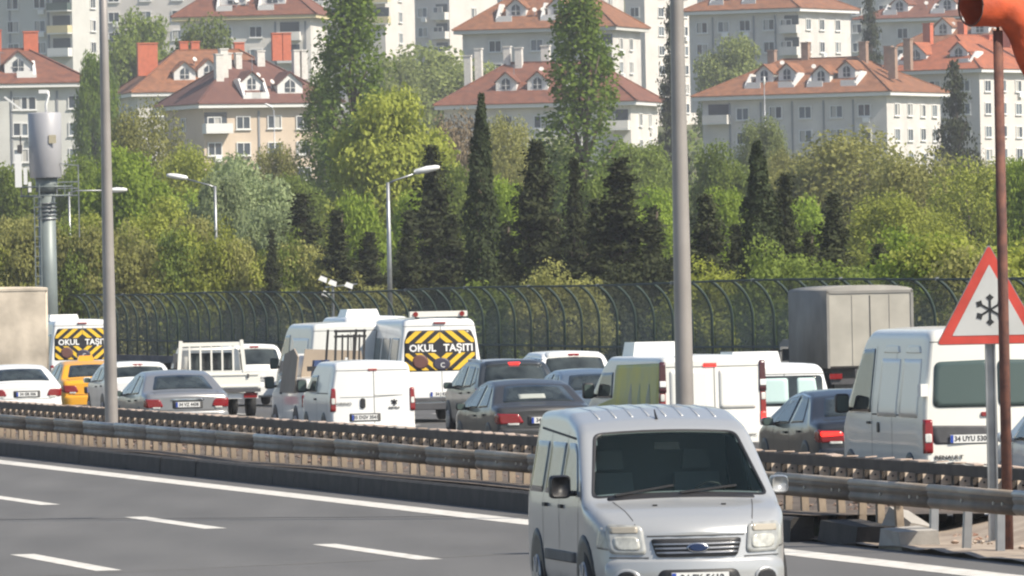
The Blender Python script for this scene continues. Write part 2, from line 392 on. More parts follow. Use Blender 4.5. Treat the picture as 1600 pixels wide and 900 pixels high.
rubble('roadside_rubble', 24.5, 26.9, 70, 105, 600, 0.015, 0.07, mat('rubble_stone_pale', (0.38, 0.32, 0.26), 0.9, col2=(0.30, 0.15, 0.10), vscale=0.8), 0.05, 'pale stones and litter scattered on the low median soil')

# ------------------------------------------------------------------ guard rails
def w_profile():
    # (out, z) of a W-beam section, out = towards the traffic
    return [(0.0, 0.0), (0.03, 0.012), (0.06, 0.04), (0.07, 0.07), (0.06, 0.10), (0.045, 0.125), (0.06, 0.15), (0.07, 0.18), (0.06, 0.21), (0.03, 0.24), (0.0, 0.25)]
def beam_mesh(name, L, sgn, m):
    b = MB(); pr = w_profile(); P = [(sgn*a, c) for a, c in pr]+[(sgn*(a-0.006), c) for a, c in reversed(pr)]
    b.prism(P, lambda a, c: (a, 0.0, c), lambda a, c: (a, L, c)); me = b.mesh(name, m, math.radians(35)); return me
near_rail = thing('near_guardrail', 'weathered steel guardrail nearest the camera, rounded top beam on closely spaced posts', 'guardrail')
far_rail = thing('far_guardrail', 'dark guardrail farther back in the median with bright square post plates', 'guardrail')
NR = 24.15; L = 4.0
bm1 = beam_mesh('beam', L-0.0, -1, M_RAIL); M_GALVD = mat('shaded_galvanised', (0.16, 0.14, 0.118), 0.6, 0.1, var=0.3, vscale=1.5); M_LIP = mat('sunlit_rail_lip', (0.42, 0.37, 0.31), 0.55, 0.1, col2=(0.26, 0.21, 0.16), vscale=0.8)  # pale lip, dark beam: sunlit top and shaded face put into the colours
bm1b = beam_mesh('beam', L, -1, M_GALVD)
cap = MB(); cap.tube([(0, 0, 0), (0, L, 0)], 0.046, 10); capm = cap.mesh('top_lip', M_GALV, True); capd = cap.mesh('top_lip', M_LIP, True)
ob = MB(); ob.tube([(0, 0, 0), (0, 0.012, 0)], 0.02, 6); boltm = MB().tube([(0, 0, 0), (-0.02, 0, 0)], 0.022, 6).mesh('bolt', mat('bright_bolt', (0.6, 0.6, 0.58), 0.3, 0.8))
t = 60.0; i = 0
while t < 250:
    g = random.random() < 0.35 if t > 100 else t < 95
    bo = link('beam', bm1b if g else bm1, near_rail, rd(NR, t, 0.475+random.uniform(-.006, .006)), (0, random.uniform(-.01, .01), TH))
    link('top_lip', capm if g else capd, bo, (-0.03, 0.01, 0.238))
    if t < 140:
        for yy in (0.5, 0.9, 2.4): link('bolt', boltm, bo, (-0.045, yy, 0.125))
    t += L; i += 1
postm = MB()
for c, sz in (((0, 0, 0.36), (0.085, 0.010, 0.70)), ((-0.042, 0.04, 0.36), (0.010, 0.07, 0.70)), ((0.042, 0.04, 0.36), (0.010, 0.07, 0.70))): postm.box(c, sz)
pm = postm.mesh('post', M_POST); pmg = postm.mesh('post', M_GALV)
t = 70.0
while t < 235:
    flat = t < KT-3
    link('post', pmg if flat else pm, near_rail, rd(NR+0.10, t+random.uniform(-.03, .03), -0.03), (random.uniform(-.05, .05), random.uniform(-.06, .06), TH+random.uniform(-.1, .1)))
    t += 1.6 if flat else 1.0
FR = 27.1
bb = MB(); bb.box((0, L/2, 0), (0.07, L-0.01, 0.14)); bbm = bb.mesh('box_beam', M_RAILD)
wb = beam_mesh('beam', L, 1, M_RAILD)
t = 60.0
while t < 250:
    link('box_beam', bbm, far_rail, rd(FR-0.07, t, 0.675), (0, 0, TH))
    link('beam', wb, far_rail, rd(FR+0.16, t, 0.44), (0, 0, TH)); t += L
fp = MB(); fp.box((0, 0, 0.36), (0.14, 0.10, 0.76)); fpm = fp.mesh('post', M_RAILD)
ca = MB(); ca.box((0, 0, 0), (0.16, 0.42, 0.016)); cam_ = ca.mesh('post_cap', mat('cap_plate', (0.46, 0.36, 0.29), 0.7, var=0.25))
sq = MB(); sq.box((0, 0, 0), (0.135, 0.03, 0.125)); sqm = sq.mesh('spacer_plate', mat('spacer_plate', (0.72, 0.60, 0.48), 0.7, var=0.2))
sb_ = MB().tube([(0, 0, 0), (0, -0.02, 0)], 0.014, 6).mesh('bolt', M_BOLT)
t = 66.0
while t < 245:
    z0 = 0.0 if t < KT else 0.0
    p = link('post', fpm, far_rail, rd(FR+0.05, t, z0), (0, 0, TH))
    link('post_cap', cam_, p, (-0.02, 0, 0.758), (random.uniform(-.05, .05), random.uniform(-.08, .08), random.uniform(-.1, .1)))
    q = link('spacer_plate', sqm, p, (0.05, -0.13, 0.53), (0, 0, random.uniform(-.1, .1)))
    link('bolt', sb_, p, (0.05, -0.146, 0.53))
    t += 1.0

# ------------------------------------------------------------------ median poles, sign, wind sock
M_POLE = mat('lamp_post_paint', (0.315, 0.29, 0.27), 0.42, 0.25, var=0.12, vscale=1.0)
def median_pole(x, s, label):
    n, t = px(x, s, 640); r = thing('lighting_column', label, 'lamp post', rd(n, t, 0.25), 0, 'lighting columns on the median')
    b = MB(); b.tube([(0, 0, 0), (0, 0, 0.02), (0, 0, 3), (0, 0, 7), (0, 0, 11.5)], [0.125, 0.125, 0.115, 0.088, 0.055], 20); b.build('shaft', M_POLE, r, True)
    b = MB(); b.box((0, 0, 0.0), (0.42, 0.42, 0.03)); b.build('base_plate', M_CONC, r)
    b = MB()
    for a in range(4): b.tube([(0.16*math.cos(a*PI/2+.78), 0.16*math.sin(a*PI/2+.78), -.02), (0.16*math.cos(a*PI/2+.78), 0.16*math.sin(a*PI/2+.78), 0.06)], 0.015, 6)
    stuff(b.build('anchor_bolts', M_BOLT, r))
    for sx in (-1, 1):
        b = MB(); b.tube([(0, 0, 11.3), (sx*0.5, 0, 11.8), (sx*1.6, 0, 12.0)], 0.035, 8); b.build('arm', M_POLE, r, True)
        b = MB(); b.box((sx*1.95, 0, 12.0), (0.8, 0.3, 0.14), taper=0.7); b.build('lamp_head', M_LAMP, r)
    return r
median_pole(174, 83.3, 'tall grey lighting column on the median in front of the yellow taxi')
median_pole(1070, 117.5, 'tall grey lighting column on the median behind the silver van')

def flat_sign():
    n, t = px(1551, 135, 700); base = rd(n, t, 0.03)
    r = thing('snow_warning_sign', 'triangular red-bordered warning sign with black snowflake on grey post', 'road sign', base, TH*0.3)
    sc = 135.0
    side = 1.19; hgt = side*0.9
    zc = (lambda y: 3.1-(y-450+ROLL*751)/sc)  # height of a sight line
    zb = zc(538)-0.03
    tri = [(-side/2-0.04, zb), (side/2+0.04, zb), (0, zb+hgt+0.10)]
    def plate(poly, rr, y0, y1, name, m, par):
        b = MB(); P = rounded(poly, rr, 5); b.prism(P, lambda x, z: (x, y0, z), lambda x, z: (x, y1, z)); return b.build(name, m, par)
    fx = 0.0
    bk = plate(tri, 0.06, 0.004, 0.014, 'backing_edge', M_GALV, r)
    def ins(k):
        cx, cz = 0, zb+hgt/3; return [(cx+(x-cx)*k, cz+(z-cz)*k) for x, z in tri]
    rp = plate(ins(0.975), 0.05, -0.004, 0.003, 'red_border', mat('sign_red', (0.52, 0.06, 0.042), 0.5, var=0.14), r)
    plate(ins(0.70), 0.015, -0.009, -0.0045, 'white_panel', mat('sign_white', (0.50, 0.51, 0.50), 0.5, var=0.05), r)
    b = MB(); c = Vector((0.0, 0, zb+hgt*0.375))
    for a in range(6):
        d = Vector((math.sin(a*PI/3), 0, math.cos(a*PI/3))); q = Vector((d.z, 0, -d.x))
        b.bar(c, c+d*0.165, 0.024, 0.008, up=(0, 1, 0))
        for sg in (-1, 1):
            b.bar(c+d*0.11, c+d*0.15+q*sg*0.04, 0.018, 0.007, up=(0, 1, 0))
        b.box(c+d*0.15, (0.048, 0.0085, 0.048), Matrix.Rotation(a*PI/3+PI/4, 3, 'Y'))
    for i in range(len(b.v)): b.v[i] = (b.v[i][0], b.v[i][1]-0.012, b.v[i][2])
    stuff(b.build('snowflake', mat('sign_black', (0.02, 0.022, 0.024), 0.5), r))
    b = MB(); z1 = zb+0.75
    b.box((0, 0.09, z1/2), (0.09, 0.008, z1)); b.box((-0.05, 0.065, z1/2), (0.018, 0.06, z1)); b.box((0.05, 0.065, z1/2), (0.018, 0.06, z1))
    b.build('post', M_GALV, r)
    for dz in (0.2, 0.6):
        b = MB(); b.box((0, 0.03, zb+dz), (0.25, 0.03, 0.04)); b.build('bracket', M_GALV, r)
flat_sign()
def wind_sock():
    n, t = px(1572, 138, 700); r = thing('wind_sock', 'orange wind sock on a rusty brown pole in front of the snowflake sign', 'wind sock', rd(n, t, 0.0))
    s = 138.0; top = 3.1-(48-450+15)/s
    b = MB(); b.tube([(0, 0, 0), (0, 0, top*0.5), (0, 0, top)], [0.062, 0.060, 0.055], 14); b.build('pole', M_RUST, r, True)
    b = MB(); b.tube([(0, 0, top-0.02), (0, 0, top+0.30)], 0.018, 8); b.build('spindle', M_BOLT, r, True)
    z = top+0.25; mo = mat('wind_sock_orange', (0.44, 0.065, 0.016), 0.75, var=0.22, vscale=4.0, bump=0.6, bscale=6)
    path = [(-0.31, -0.17, z+0.03), (-0.24, -0.12, z+0.03), (-0.09, -0.07, z+0.02), (0.08, -0.02, z+0.01), (0.17, 0.0, z-0.05), (0.24, 0.02, z-0.15), (0.30, 0.05, z-0.28), (0.34, 0.06, z-0.45), (0.38, 0.07, z-0.64), (0.54, 0.08, z-0.9), (0.55, 0.08, z-1.15)]
    rad = [0.225, 0.23, 0.225, 0.215, 0.20, 0.19, 0.18, 0.17, 0.155, 0.13, 0.11]
    b = MB(); k = 20; b.tube(path, rad, k, caps=False)
    for i in range(len(b.v)):
        f = 1+0.07*math.sin(i*1.7)+0.06*math.sin(i*0.61)+0.05*math.sin((i//k)*2.3+(i % k)*0.9); p = Vector(path[i//k]); v = Vector(b.v[i]); b.v[i] = tuple(p+(v-p)*f)
    o = b.build('sleeve', mo, r, True); md = o.modifiers.new('cloth', 'SOLIDIFY'); md.thickness = 0.006
    sd = o.modifiers.new('smooth', 'SUBSURF'); sd.levels = 1; sd.render_levels = 1
    b = MB(); b.tube([Vector((-0.31, -0.17, z+0.03))+Vector((0.226*0.58*math.cos(a*PI/8), -0.226*0.81*math.cos(a*PI/8), 0.226*math.sin(a*PI/8))) for a in range(17)], 0.010, 6); b.build('hoop', M_RUST, r, True)
    b = MB(); b.tube([(0.0, 0, z-0.17), (-0.27, -0.05, z-0.195)], 0.008, 6); b.build('hoop_arm', M_BOLT, r, True)
wind_sock()

# ------------------------------------------------------------------ vehicles
class Vehicle:
    """body lofted through cross-sections from the rear (y=0) to the nose (y=L); panels, glass and lamps follow its surface"""
    def __init__(s, name, label, cat, n, t, prof, L, Wd, pnt, fine=False, zb=0.28, belt=0.95, rtop=0.80, rc=0.10, lean=0.05, bow=0.05, leanf=0.1, bowf=0.12, rev=False, planf=0.10, planr=0.03, crown=0.03, group=None, hole=None, yaw=0.0):
        s.L, s.W, s.prof, s.zb, s.belt, s.rtop, s.rc = L, Wd, prof, zb, belt, rtop, rc
        s.lean, s.bow, s.leanf, s.bowf, s.planf, s.planr, s.crown = lean, bow, leanf, bowf, planf, planr, crown
        s.fine = fine; s.pnt = pnt; s.zmax = max(p[1] for p in prof)
        if rev:
            rz = TH+PI; a_ = rz+yaw; loc = rd(n, t)-Vector((-math.sin(a_)*L, math.cos(a_)*L, 0))
        else: loc = rd(n, t); rz = TH
        s.r = thing(name, label, cat, loc, rz+yaw, group)
        ys = np.linspace(0, L, 401); zs = np.interp(ys, [p[0] for p in prof], [p[1] for p in prof])
        kk = 9; pad = np.concatenate([np.full(kk, zs[0]), zs, np.full(kk, zs[-1])]); ker = np.hanning(2*kk+3)[1:-1]; ker /= ker.sum()
        s.ys, s.zs = ys, np.convolve(pad, ker, 'valid')
        s.body(hole)
    def zt(s, y): return float(np.interp(y, s.ys, s.zs))
    def hw(s, z, y):
        w = s.W/2
        if z > s.belt: w *= 1-(1-s.rtop)*((z-s.belt)/max(0.01, s.zmax-s.belt))
        elif z < 0.5: w *= 1-0.05*((0.5-z)/0.3)**2
        df, dr = 0.9, 0.5
        if y > s.L-df: w *= 1-s.planf*((y-s.L+df)/df)**2
        if y < dr: w *= 1-s.planr*((dr-y)/dr)**2
        return w
    def deform(s, x, y, z):
        fr = max(0.0, 1-y/0.8)**2; ff = max(0.0, 1-(s.L-y)/0.8)**2; u = min(1.2, abs(x)/(s.W/2))**2
        y += fr*(s.lean*max(0, z-0.5)+s.bow*u)-ff*(s.leanf*max(0, z-0.45)+s.bowf*u)
        return Vector((x, y, z))
    def section(s, y, sh):
        zt = s.zt(y)-sh; zb = s.zb+sh+ (0.0)
        rc = min(s.rc, (zt-zb)*0.35); pts = []
        w0 = s.hw(zb, y)-sh
        pts += [(0, zb), (w0*0.6, zb), (w0-0.04, zb)]
        for i in range(10):
            z = zb+0.04+(zt-rc-zb-0.04)*i/9; pts.append((s.hw(z, y)-sh, z))
        wc = s.hw(zt-rc, y)-sh
        for i in range(1, 6):
            a = i/5*PI/2; pts.append((wc-rc+rc*math.cos(a), zt-rc+rc*math.sin(a)))
        for f in ([1-i/26 for i in range(1, 27)] if s.fine else (0.85, 0.7, 0.55, 0.4, 0.2, 0.0)):
            x = (wc-rc)*f; pts.append((x, zt+s.crown*(1-f*f)))
        return pts
    def body(s, hole):
        st = [(0, 0.045), (0.012, 0.018), (0.05, 0.0)]
        n = 150 if s.fine else max(36, int(s.L/0.075)); st += [(0.05+(s.L-0.1)*i/n, 0.0) for i in range(1, n)]
        st += [(s.L-0.05, 0.0), (s.L-0.012, 0.018), (s.L, 0.045)]
        b = MB(); secs = []
        for y, sh in st:
            P = s.section(y, sh); m = len(P)
            full = [(x, z) for x, z in P]+[(-x, z) for x, z in reversed(P[1:-1])]
            b.v += [tuple(s.deform(x, y, z)) for x, z in full]
        k = 2*m-2
        for i in range(len(st)-1):
            for j in range(k):
                q = (i*k+j, i*k+(j+1) % k, (i+1)*k+(j+1) % k, (i+1)*k+j)
                if hole:
                    c = sum((Vector(b.v[a]) for a in q), Vector())/4
                    if hole(c): continue
                b.f.append(q)
        for base in (0, (len(st)-1)*k):
            y, sh = st[0] if base == 0 else st[-1]; P = s.section(y, sh); FF = [1, 0.97, 0.9, 0.7, 0.4, 0.0, -0.4, -0.7, -0.9, -0.97, -1]; c0 = len(b.v); nf = len(FF)
            for x, z in P[2:]: b.v += [tuple(s.deform(x*f, y, z)) for f in FF]
            for j in range(len(P)-3):
                b.f += [(c0+j*nf+i, c0+j*nf+i+1, c0+(j+1)*nf+i+1, c0+(j+1)*nf+i) for i in range(nf-1)]
        s.bo = b.build('body', s.pnt, s.r, math.radians(40))
        s.bo.data.flip_normals()
    def surf(s, mode, a, c, off, sg=1):
        if mode == 'side':
            z = min(c, s.zt(a)-0.015); y = a; zt = s.zt(y); rc = min(s.rc, (zt-s.zb)*0.35)
            x = s.hw(min(z, zt-rc), y)
            if z > zt-rc: x = x-rc+math.sqrt(max(0, rc*rc-(z-zt+rc)**2))
            return s.deform(sg*(x+off), y, z)
        if mode == 'rear': return s.deform(a, 0, c)+Vector((0, -off, 0))
        if mode == 'front': return s.deform(a, s.L, c)+Vector((0, off, 0))
        y = c; zt = s.zt(y); rc = min(s.rc, (zt-s.zb)*0.35); wc = s.hw(zt-rc, y)-rc
        f = min(1, abs(a)/max(0.05, wc)); z = zt+s.crown*(1-f*f)
        if abs(a) > wc: z = zt-rc+math.sqrt(max(0, rc*rc-min(rc, abs(a)-wc)**2))
        # push out along the slope of the profile
        dz = (s.zt(y+0.02)-s.zt(y-0.02))/0.04; nn = Vector((0, -dz, 1)).normalized()
        return s.deform(a, y, z)+nn*off
    def patch(s, name, m, mode, poly, r=0.03, off=0.004, depth=0.02, sg=1, parent=None, rings=4, smooth=True, label=None):
        O0 = rounded(poly, r); O = []
        for i in range(len(O0)):
            p, q = Vector(O0[i]), Vector(O0[(i+1) % len(O0)]); m_ = max(1, int((q-p).length/0.09))
            O += [tuple(p.lerp(q, j/m_)) for j in range(m_)]
        cx = sum(p[0] for p in O)/len(O); cz = sum(p[1] for p in O)/len(O)
        b = MB(); k = len(O)
        xs_ = [p[0] for p in O]; zs_ = [p[1] for p in O]; rings = max(rings, int(min(max(xs_)-min(xs_), max(zs_)-min(zs_))/0.12)) 
        b.v += [tuple(s.surf(mode, p[0], p[1], -depth, sg)) for p in O]
        for i in range(rings):
            f = 1-i/rings; b.v += [tuple(s.surf(mode, cx+(p[0]-cx)*f, cz+(p[1]-cz)*f, off, sg)) for p in O]
        b.v.append(tuple(s.surf(mode, cx, cz, off, sg))); c = len(b.v)-1
        for i in range(rings):
            b.f += [(i*k+j, i*k+(j+1) % k, (i+1)*k+(j+1) % k, (i+1)*k+j) for j in range(k)]
        b.f += [(rings*k+j, rings*k+(j+1) % k, c) for j in range(k)]
        o = b.build(name, m, parent or s.r, math.radians(35) if smooth else False)
        if label: o['label'] = label
        return o
    def rect(s, name, m, mode, a0, a1, c0, c1, **kw): return s.patch(name, m, mode, [(a0, c0), (a1, c0), (a1, c1), (a0, c1)], **kw)
    def sides(s, name, m, poly, **kw):
        return [s.patch(name, m, 'side', poly, sg=sg, **kw) for sg in (-1, 1)]
    def seam(s, mode, pts, w=0.012, sg=1, m=None):
        b = MB()
        for i in range(len(pts)-1):
            a, c = Vector(pts[i]), Vector(pts[i+1]); d = (c-a).normalized(); q = Vector((-d.y, d.x))*w/2; kk = 6
            vs = []
            for j in range(kk+1):
                p = a.lerp(c, j/kk); vs += [s.surf(mode, p.x+q.x, p.y+q.y, 0.0025, sg), s.surf(mode, p.x-q.x, p.y-q.y, 0.0025, sg)]
            b.add(vs, [(2*j, 2*j+1, 2*j+3, 2*j+2) for j in range(kk)])
        return b.build('panel_gap', m or M_SEAM, s.r)
    def wheels(s, ys, r=0.31, w=0.20, arch=True, rim=M_RIM, big=False):
        for y in ys:
            for sg in (-1, 1):
                if arch:
                    ar = 0.11 if big else 0.07; P = [((y+math.cos(a)*(r+ar)), 0.30+max(-0.06, math.sin(a)*(r+ar+0.04))) for a in [PI*i/12 for i in range(13)]]
                    s.patch('wheel_arch', M_BLACK, 'side', P, r=0.0, sg=sg, off=0.006, depth=0.05)
                x = sg*(s.W/2-w/2+0.005)
                b = MB(); b.tube([(-w/2, 0, 0), (-w/2+0.03, 0, 0), (w/2-0.03, 0, 0), (w/2, 0, 0)], [r-0.03, r, r, r-0.03], 20)
                ty = b.build('wheel', M_RUBBER, s.r, math.radians(30), (x, y, r))
                b = MB(); b.tube([(sg*(w/2-0.01), 0, 0), (sg*(w/2+0.012), 0, 0)], [r*0.62, r*0.58], 16)
                for a in range(6): b.bar((sg*(w/2+0.014), 0, 0), (sg*(w/2+0.014), math.cos(a*PI/3)*r*0.56, math.sin(a*PI/3)*r*0.56), 0.05, 0.016, up=(1, 0, 0))
                stuff(b.build('rim', rim, ty))
    def mirror(s, y, z, w=0.20, h=0.15, m=M_BLACK, sides=(-1, 1), arm=0.05):
        for sg in sides:
            x = s.hw(z, y); b = MB()
            P = rounded([(-w/2, -h/2), (w/2, -h/2), (w/2, h/2), (-w/2, h/2)], 0.05, 3); cx = sg*(x+arm+w/2)
            rg = [(0.85, 0.06), (1.0, 0.02), (1.0, -0.06), (0.9, -0.075)]; k = len(P)
            for f, dy in rg: b.v += [(cx+p[0]*f, y+dy, z+p[1]*f) for p in P]
            b.f += [(i*k+j, i*k+(j+1) % k, (i+1)*k+(j+1) % k, (i+1)*k+j) for i in range(3) for j in range(k)]
            b.f += [tuple(range(k)), tuple(range(3*k, 4*k))]
            b.bar((sg*(x-0.06), y+0.01, z-h*0.3), (cx, y, z-h*0.3), 0.06, 0.05)
            o = b.build('mirror', m, s.r, math.radians(40))
            g = MB(); g.prism([(cx+p[0]*0.82, z+p[1]*0.82) for p in P], lambda a, c: (a, y-0.078, c), lambda a, c: (a, y-0.070, c)); g.build('mirror_glass', M_GLASSG, o)
    def plate(s, mode, x, z, txt, w=0.52, h=0.112):
        off = 0.016
        p = s.surf(mode, x, z, off); y = p.y; sg = -1 if mode == 'rear' else 1
        b = MB(); b.box((x, y, z), (w, 0.012, h)); o = b.build('number_plate', M_PLATE, s.r)
        b = MB(); b.box((x-sg*0-(w/2-0.022)*(1 if mode == 'rear' else -1), y+sg*0.004, z), (0.04, 0.010, h-0.008)); b.build('blue_strip', M_PLBLUE, o)
        if txt: link('lettering', text_mesh(txt, h*0.86, M_INK, 0.002, 0.002, 0.92), o, (x+(0.02 if mode == 'rear' else -0.02), y+sg*0.0085, z), (PI/2, 0, 0 if mode == 'rear' else PI))
        return o
    def letters(s, mode, x, z, txt, size, m, sx=1.0, bold=0.0, parent=None, off=0.014):
        me = text_mesh(txt, size, m, 0.003, bold, sx).copy(); sg = 1 if mode == 'rear' else -1
        for v in me.vertices: v.co = s.surf(mode, x+sg*v.co.x, z+v.co.y, off+v.co.z)
        return link('lettering', me, parent or s.r)
    def handle(s, y, z):
        for sg in (-1, 1):
            p = s.surf('side', y, z, 0.012, sg); b = MB(); b.box(p, (0.03, 0.17, 0.035)); b.build('door_handle', M_BLACK, s.r)

def prof_sedan(L, h): 
    k = L/4.5
    return [(0, 0.92), (0.10, 0.985), (0.55*k, 1.02), (1.20*k, h-0.09), (1.65*k, h-0.01), (2.2*k, h), (2.7*k, h-0.08), (3.5*k, 1.0), (4.2*k, 0.86), (L-0.08, 0.74), (L, 0.66)]
def sedan(name, label, n, t, pnt, L=4.5, Wd=1.78, h=1.43, lit=False, group='cars queuing on the far carriageway', plate='34 HJ 9072', lamp=None, cat='car'):
    v = Vehicle(name, label, cat, n, t, prof_sedan(L, h), L, Wd, pnt, zb=0.22, belt=0.93, rtop=0.70, rc=0.10, lean=0.04, bow=0.10, group=group, planr=0.06)
    k = L/4.5; hh = h-0.07
    v.patch('rear_window', M_GLASS, 'top', [(-0.66, 0.60*k), (0.66, 0.60*k), (0.52, 1.16*k), (-0.52, 1.16*k)], r=0.06)
    v.patch('windscreen', M_GLASS, 'top', [(-0.54, 2.78*k), (0.54, 2.78*k), (0.66, 3.42*k), (-0.66, 3.42*k)], r=0.06)
    v.sides('side_window', M_GLASS, [(1.95*k, 0.96), (2.98*k, 0.94), (2.50*k, hh-0.05), (1.98*k, hh)], r=0.03)
    v.sides('side_window', M_GLASS, [(1.02*k, 0.98), (1.88*k, 0.96), (1.91*k, hh), (1.42*k, hh-0.02)], r=0.03)
    lw = lamp or 0.36; x0 = Wd/2-0.05
    for sg in (-1, 1):
        o = v.patch('tail_light', M_RED, 'rear', [(sg*(x0-lw), 0.70), (sg*x0, 0.68), (sg*(x0+0.02), 0.87), (sg*(x0-lw*0.8), 0.86)], r=0.05, off=0.014)
        if lit: v.patch('lit_strip', M_REDON, 'rear', [(sg*(x0-lw*0.85), 0.79), (sg*(x0-0.02), 0.77), (sg*(x0-0.01), 0.85), (sg*(x0-lw*0.75), 0.845)], r=0.03, off=0.02, parent=o)
        v.rect('reversing_light', M_CLEAR, 'rear', sg*(x0-lw*0.8), sg*(x0-lw*0.35), 0.665, 0.70, r=0.01, off=0.02, parent=o)
        v.patch('tail_light', M_RED, 'side', [(0.02, 0.68), (0.22, 0.72), (0.20, 0.86), (0.02, 0.88)], r=0.03, sg=sg, off=0.008)
    v.rect('rear_bumper', v.pnt, 'rear', -Wd/2+0.04, Wd/2-0.04, 0.26, 0.60, r=0.08, off=0.05)
    v.rect('bumper_insert', M_TRIM, 'rear', -0.6, 0.6, 0.27, 0.38, r=0.03, off=0.056)
    v.rect('plate_recess', M_SEAM, 'rear', -0.33, 0.33, 0.66, 0.83, r=0.03, off=0.002)
    v.plate('rear', 0, 0.745, plate)
    v.seam('rear', [(-0.62, 0.63), (0.62, 0.63)]); v.seam('top', [(-0.68, 0.1), (-0.7, 0.5)]); v.seam('top', [(0.68, 0.1), (0.7, 0.5)])
    for sg in (-1, 1):
        v.seam('side', [(1.93*k, 0.35), (1.93*k, 0.95)], sg=sg); v.seam('side', [(1.1*k, 0.6), (1.02*k, 0.95)], sg=sg); v.seam('side', [(2.95*k, 0.35), (2.98*k, 0.93)], sg=sg)
    v.handle(2.15*k, 0.82); v.handle(1.25*k, 0.84)
    v.wheels((0.85*k, 3.6*k), 0.31); v.mirror(2.92*k, 0.98, 0.17, 0.13, pnt if pnt is not M_DGREY else M_BLACK)
    return v

def prof_van(L, h, zf=0.95, nose=0.9, scr=0.85):
    return [(0, h-0.06), (0.10, h-0.02), (0.3, h), (L-nose-scr-0.3, h), (L-nose-scr, h-0.12), (L-nose, zf+0.12), (L-0.25, zf), (L-0.06, zf-0.14), (L, zf-0.25)]
def panel_van(name, label, n, t, pnt, L, Wd, h, zf=1.0, nose=0.75, scr=0.85, belt=1.1, rtop=0.9, zb=0.30, rc=0.12, group='vans queuing on the far carriageway', lean=0.03, lit=False, tail=(0.75, 1.25), tailw=0.11, plate='34 UYU 530', platexz=(0.0, 0.62), rear='solid', cat='van', front_window=True, bumper=M_TRIM, mir=True, wheelr=0.33):
    v = Vehicle(name, label, cat, n, t, prof_van(L, h, zf, nose, scr), L, Wd, pnt, zb=zb, belt=belt, rtop=rtop, rc=rc, lean=lean, bow=0.05, group=group, planr=0.025)
    ws = L-nose; wt = L-nose-scr; zw = zf+0.10
    if front_window:
        v.patch('windscreen', M_GLASS, 'top', [(-Wd*0.36, wt+0.06), (Wd*0.36, wt+0.06), (Wd*0.41, ws-0.06), (-Wd*0.41, ws-0.06)], r=0.06)
        v.sides('side_window', M_GLASS, [(wt-0.72, zw+0.02), (ws-0.22, zw+0.02), (wt+0.12, h-0.28), (wt-0.70, h-0.26)], r=0.04)
    for sg in (-1, 1):
        v.seam('side', [(wt-0.80, 0.4), (wt-0.80, h-0.22)], sg=sg); v.seam('side', [(wt-2.0, 0.42), (wt-2.0, h-0.22)], sg=sg)
        v.seam('side', [(0.35, zw), (wt-0.82, zw)], 0.02, sg=sg, m=M_TRIM if False else None)
        v.patch('tail_light', M_RED, 'side', [(0.012, tail[0]), (0.06, tail[0]), (0.06, tail[1]), (0.012, tail[1])], r=0.01, sg=sg, off=0.01)
        x1 = Wd/2*0.985; 
        o = v.patch('tail_light', M_REDON if lit else M_RED, 'rear', [(sg*(x1-tailw), tail[0]), (sg*x1, tail[0]), (sg*(x1-0.015), tail[1]), (sg*(x1-tailw), tail[1])], r=0.03, off=0.016)
        zc = tail[0]+(tail[1]-tail[0])*0.45
        v.rect('reversing_light', M_CLEAR, 'rear', sg*(x1-tailw+0.015), sg*(x1-0.015), zc-0.06, zc+0.06, r=0.02, off=0.022, parent=o)
    v.seam('rear', [(0.02, 0.48), (0.02, h-0.16)]); v.seam('rear', [(-Wd/2+0.13, h-0.17), (Wd/2-0.13, h-0.17)])
    v.rect('rear_bumper', bumper, 'rear', -Wd/2+0.03, Wd/2-0.03, zb, 0.46, r=0.06, off=0.06)
    v.handle(wt-0.65, zw-0.12)
    for sg in (-1, 1):
        v.patch('headlight', M_CLEAR, 'front', [(sg*(Wd/2-0.5), zf-0.35), (sg*(Wd/2-0.12), zf-0.35), (sg*(Wd/2-0.14), zf-0.12), (sg*(Wd/2-0.42), zf-0.18)], r=0.04, off=0.01)
    v.rect('front_bumper', bumper, 'front', -Wd/2+0.06, Wd/2-0.06, zb, 0.55, r=0.08, off=0.05)
    v.wheels((0.85, L-0.95), wheelr)
    if mir: v.mirror(ws-0.38, zw+0.14, 0.19, 0.27)
    if plate: v.plate('rear', platexz[0], platexz[1], plate)
    return v

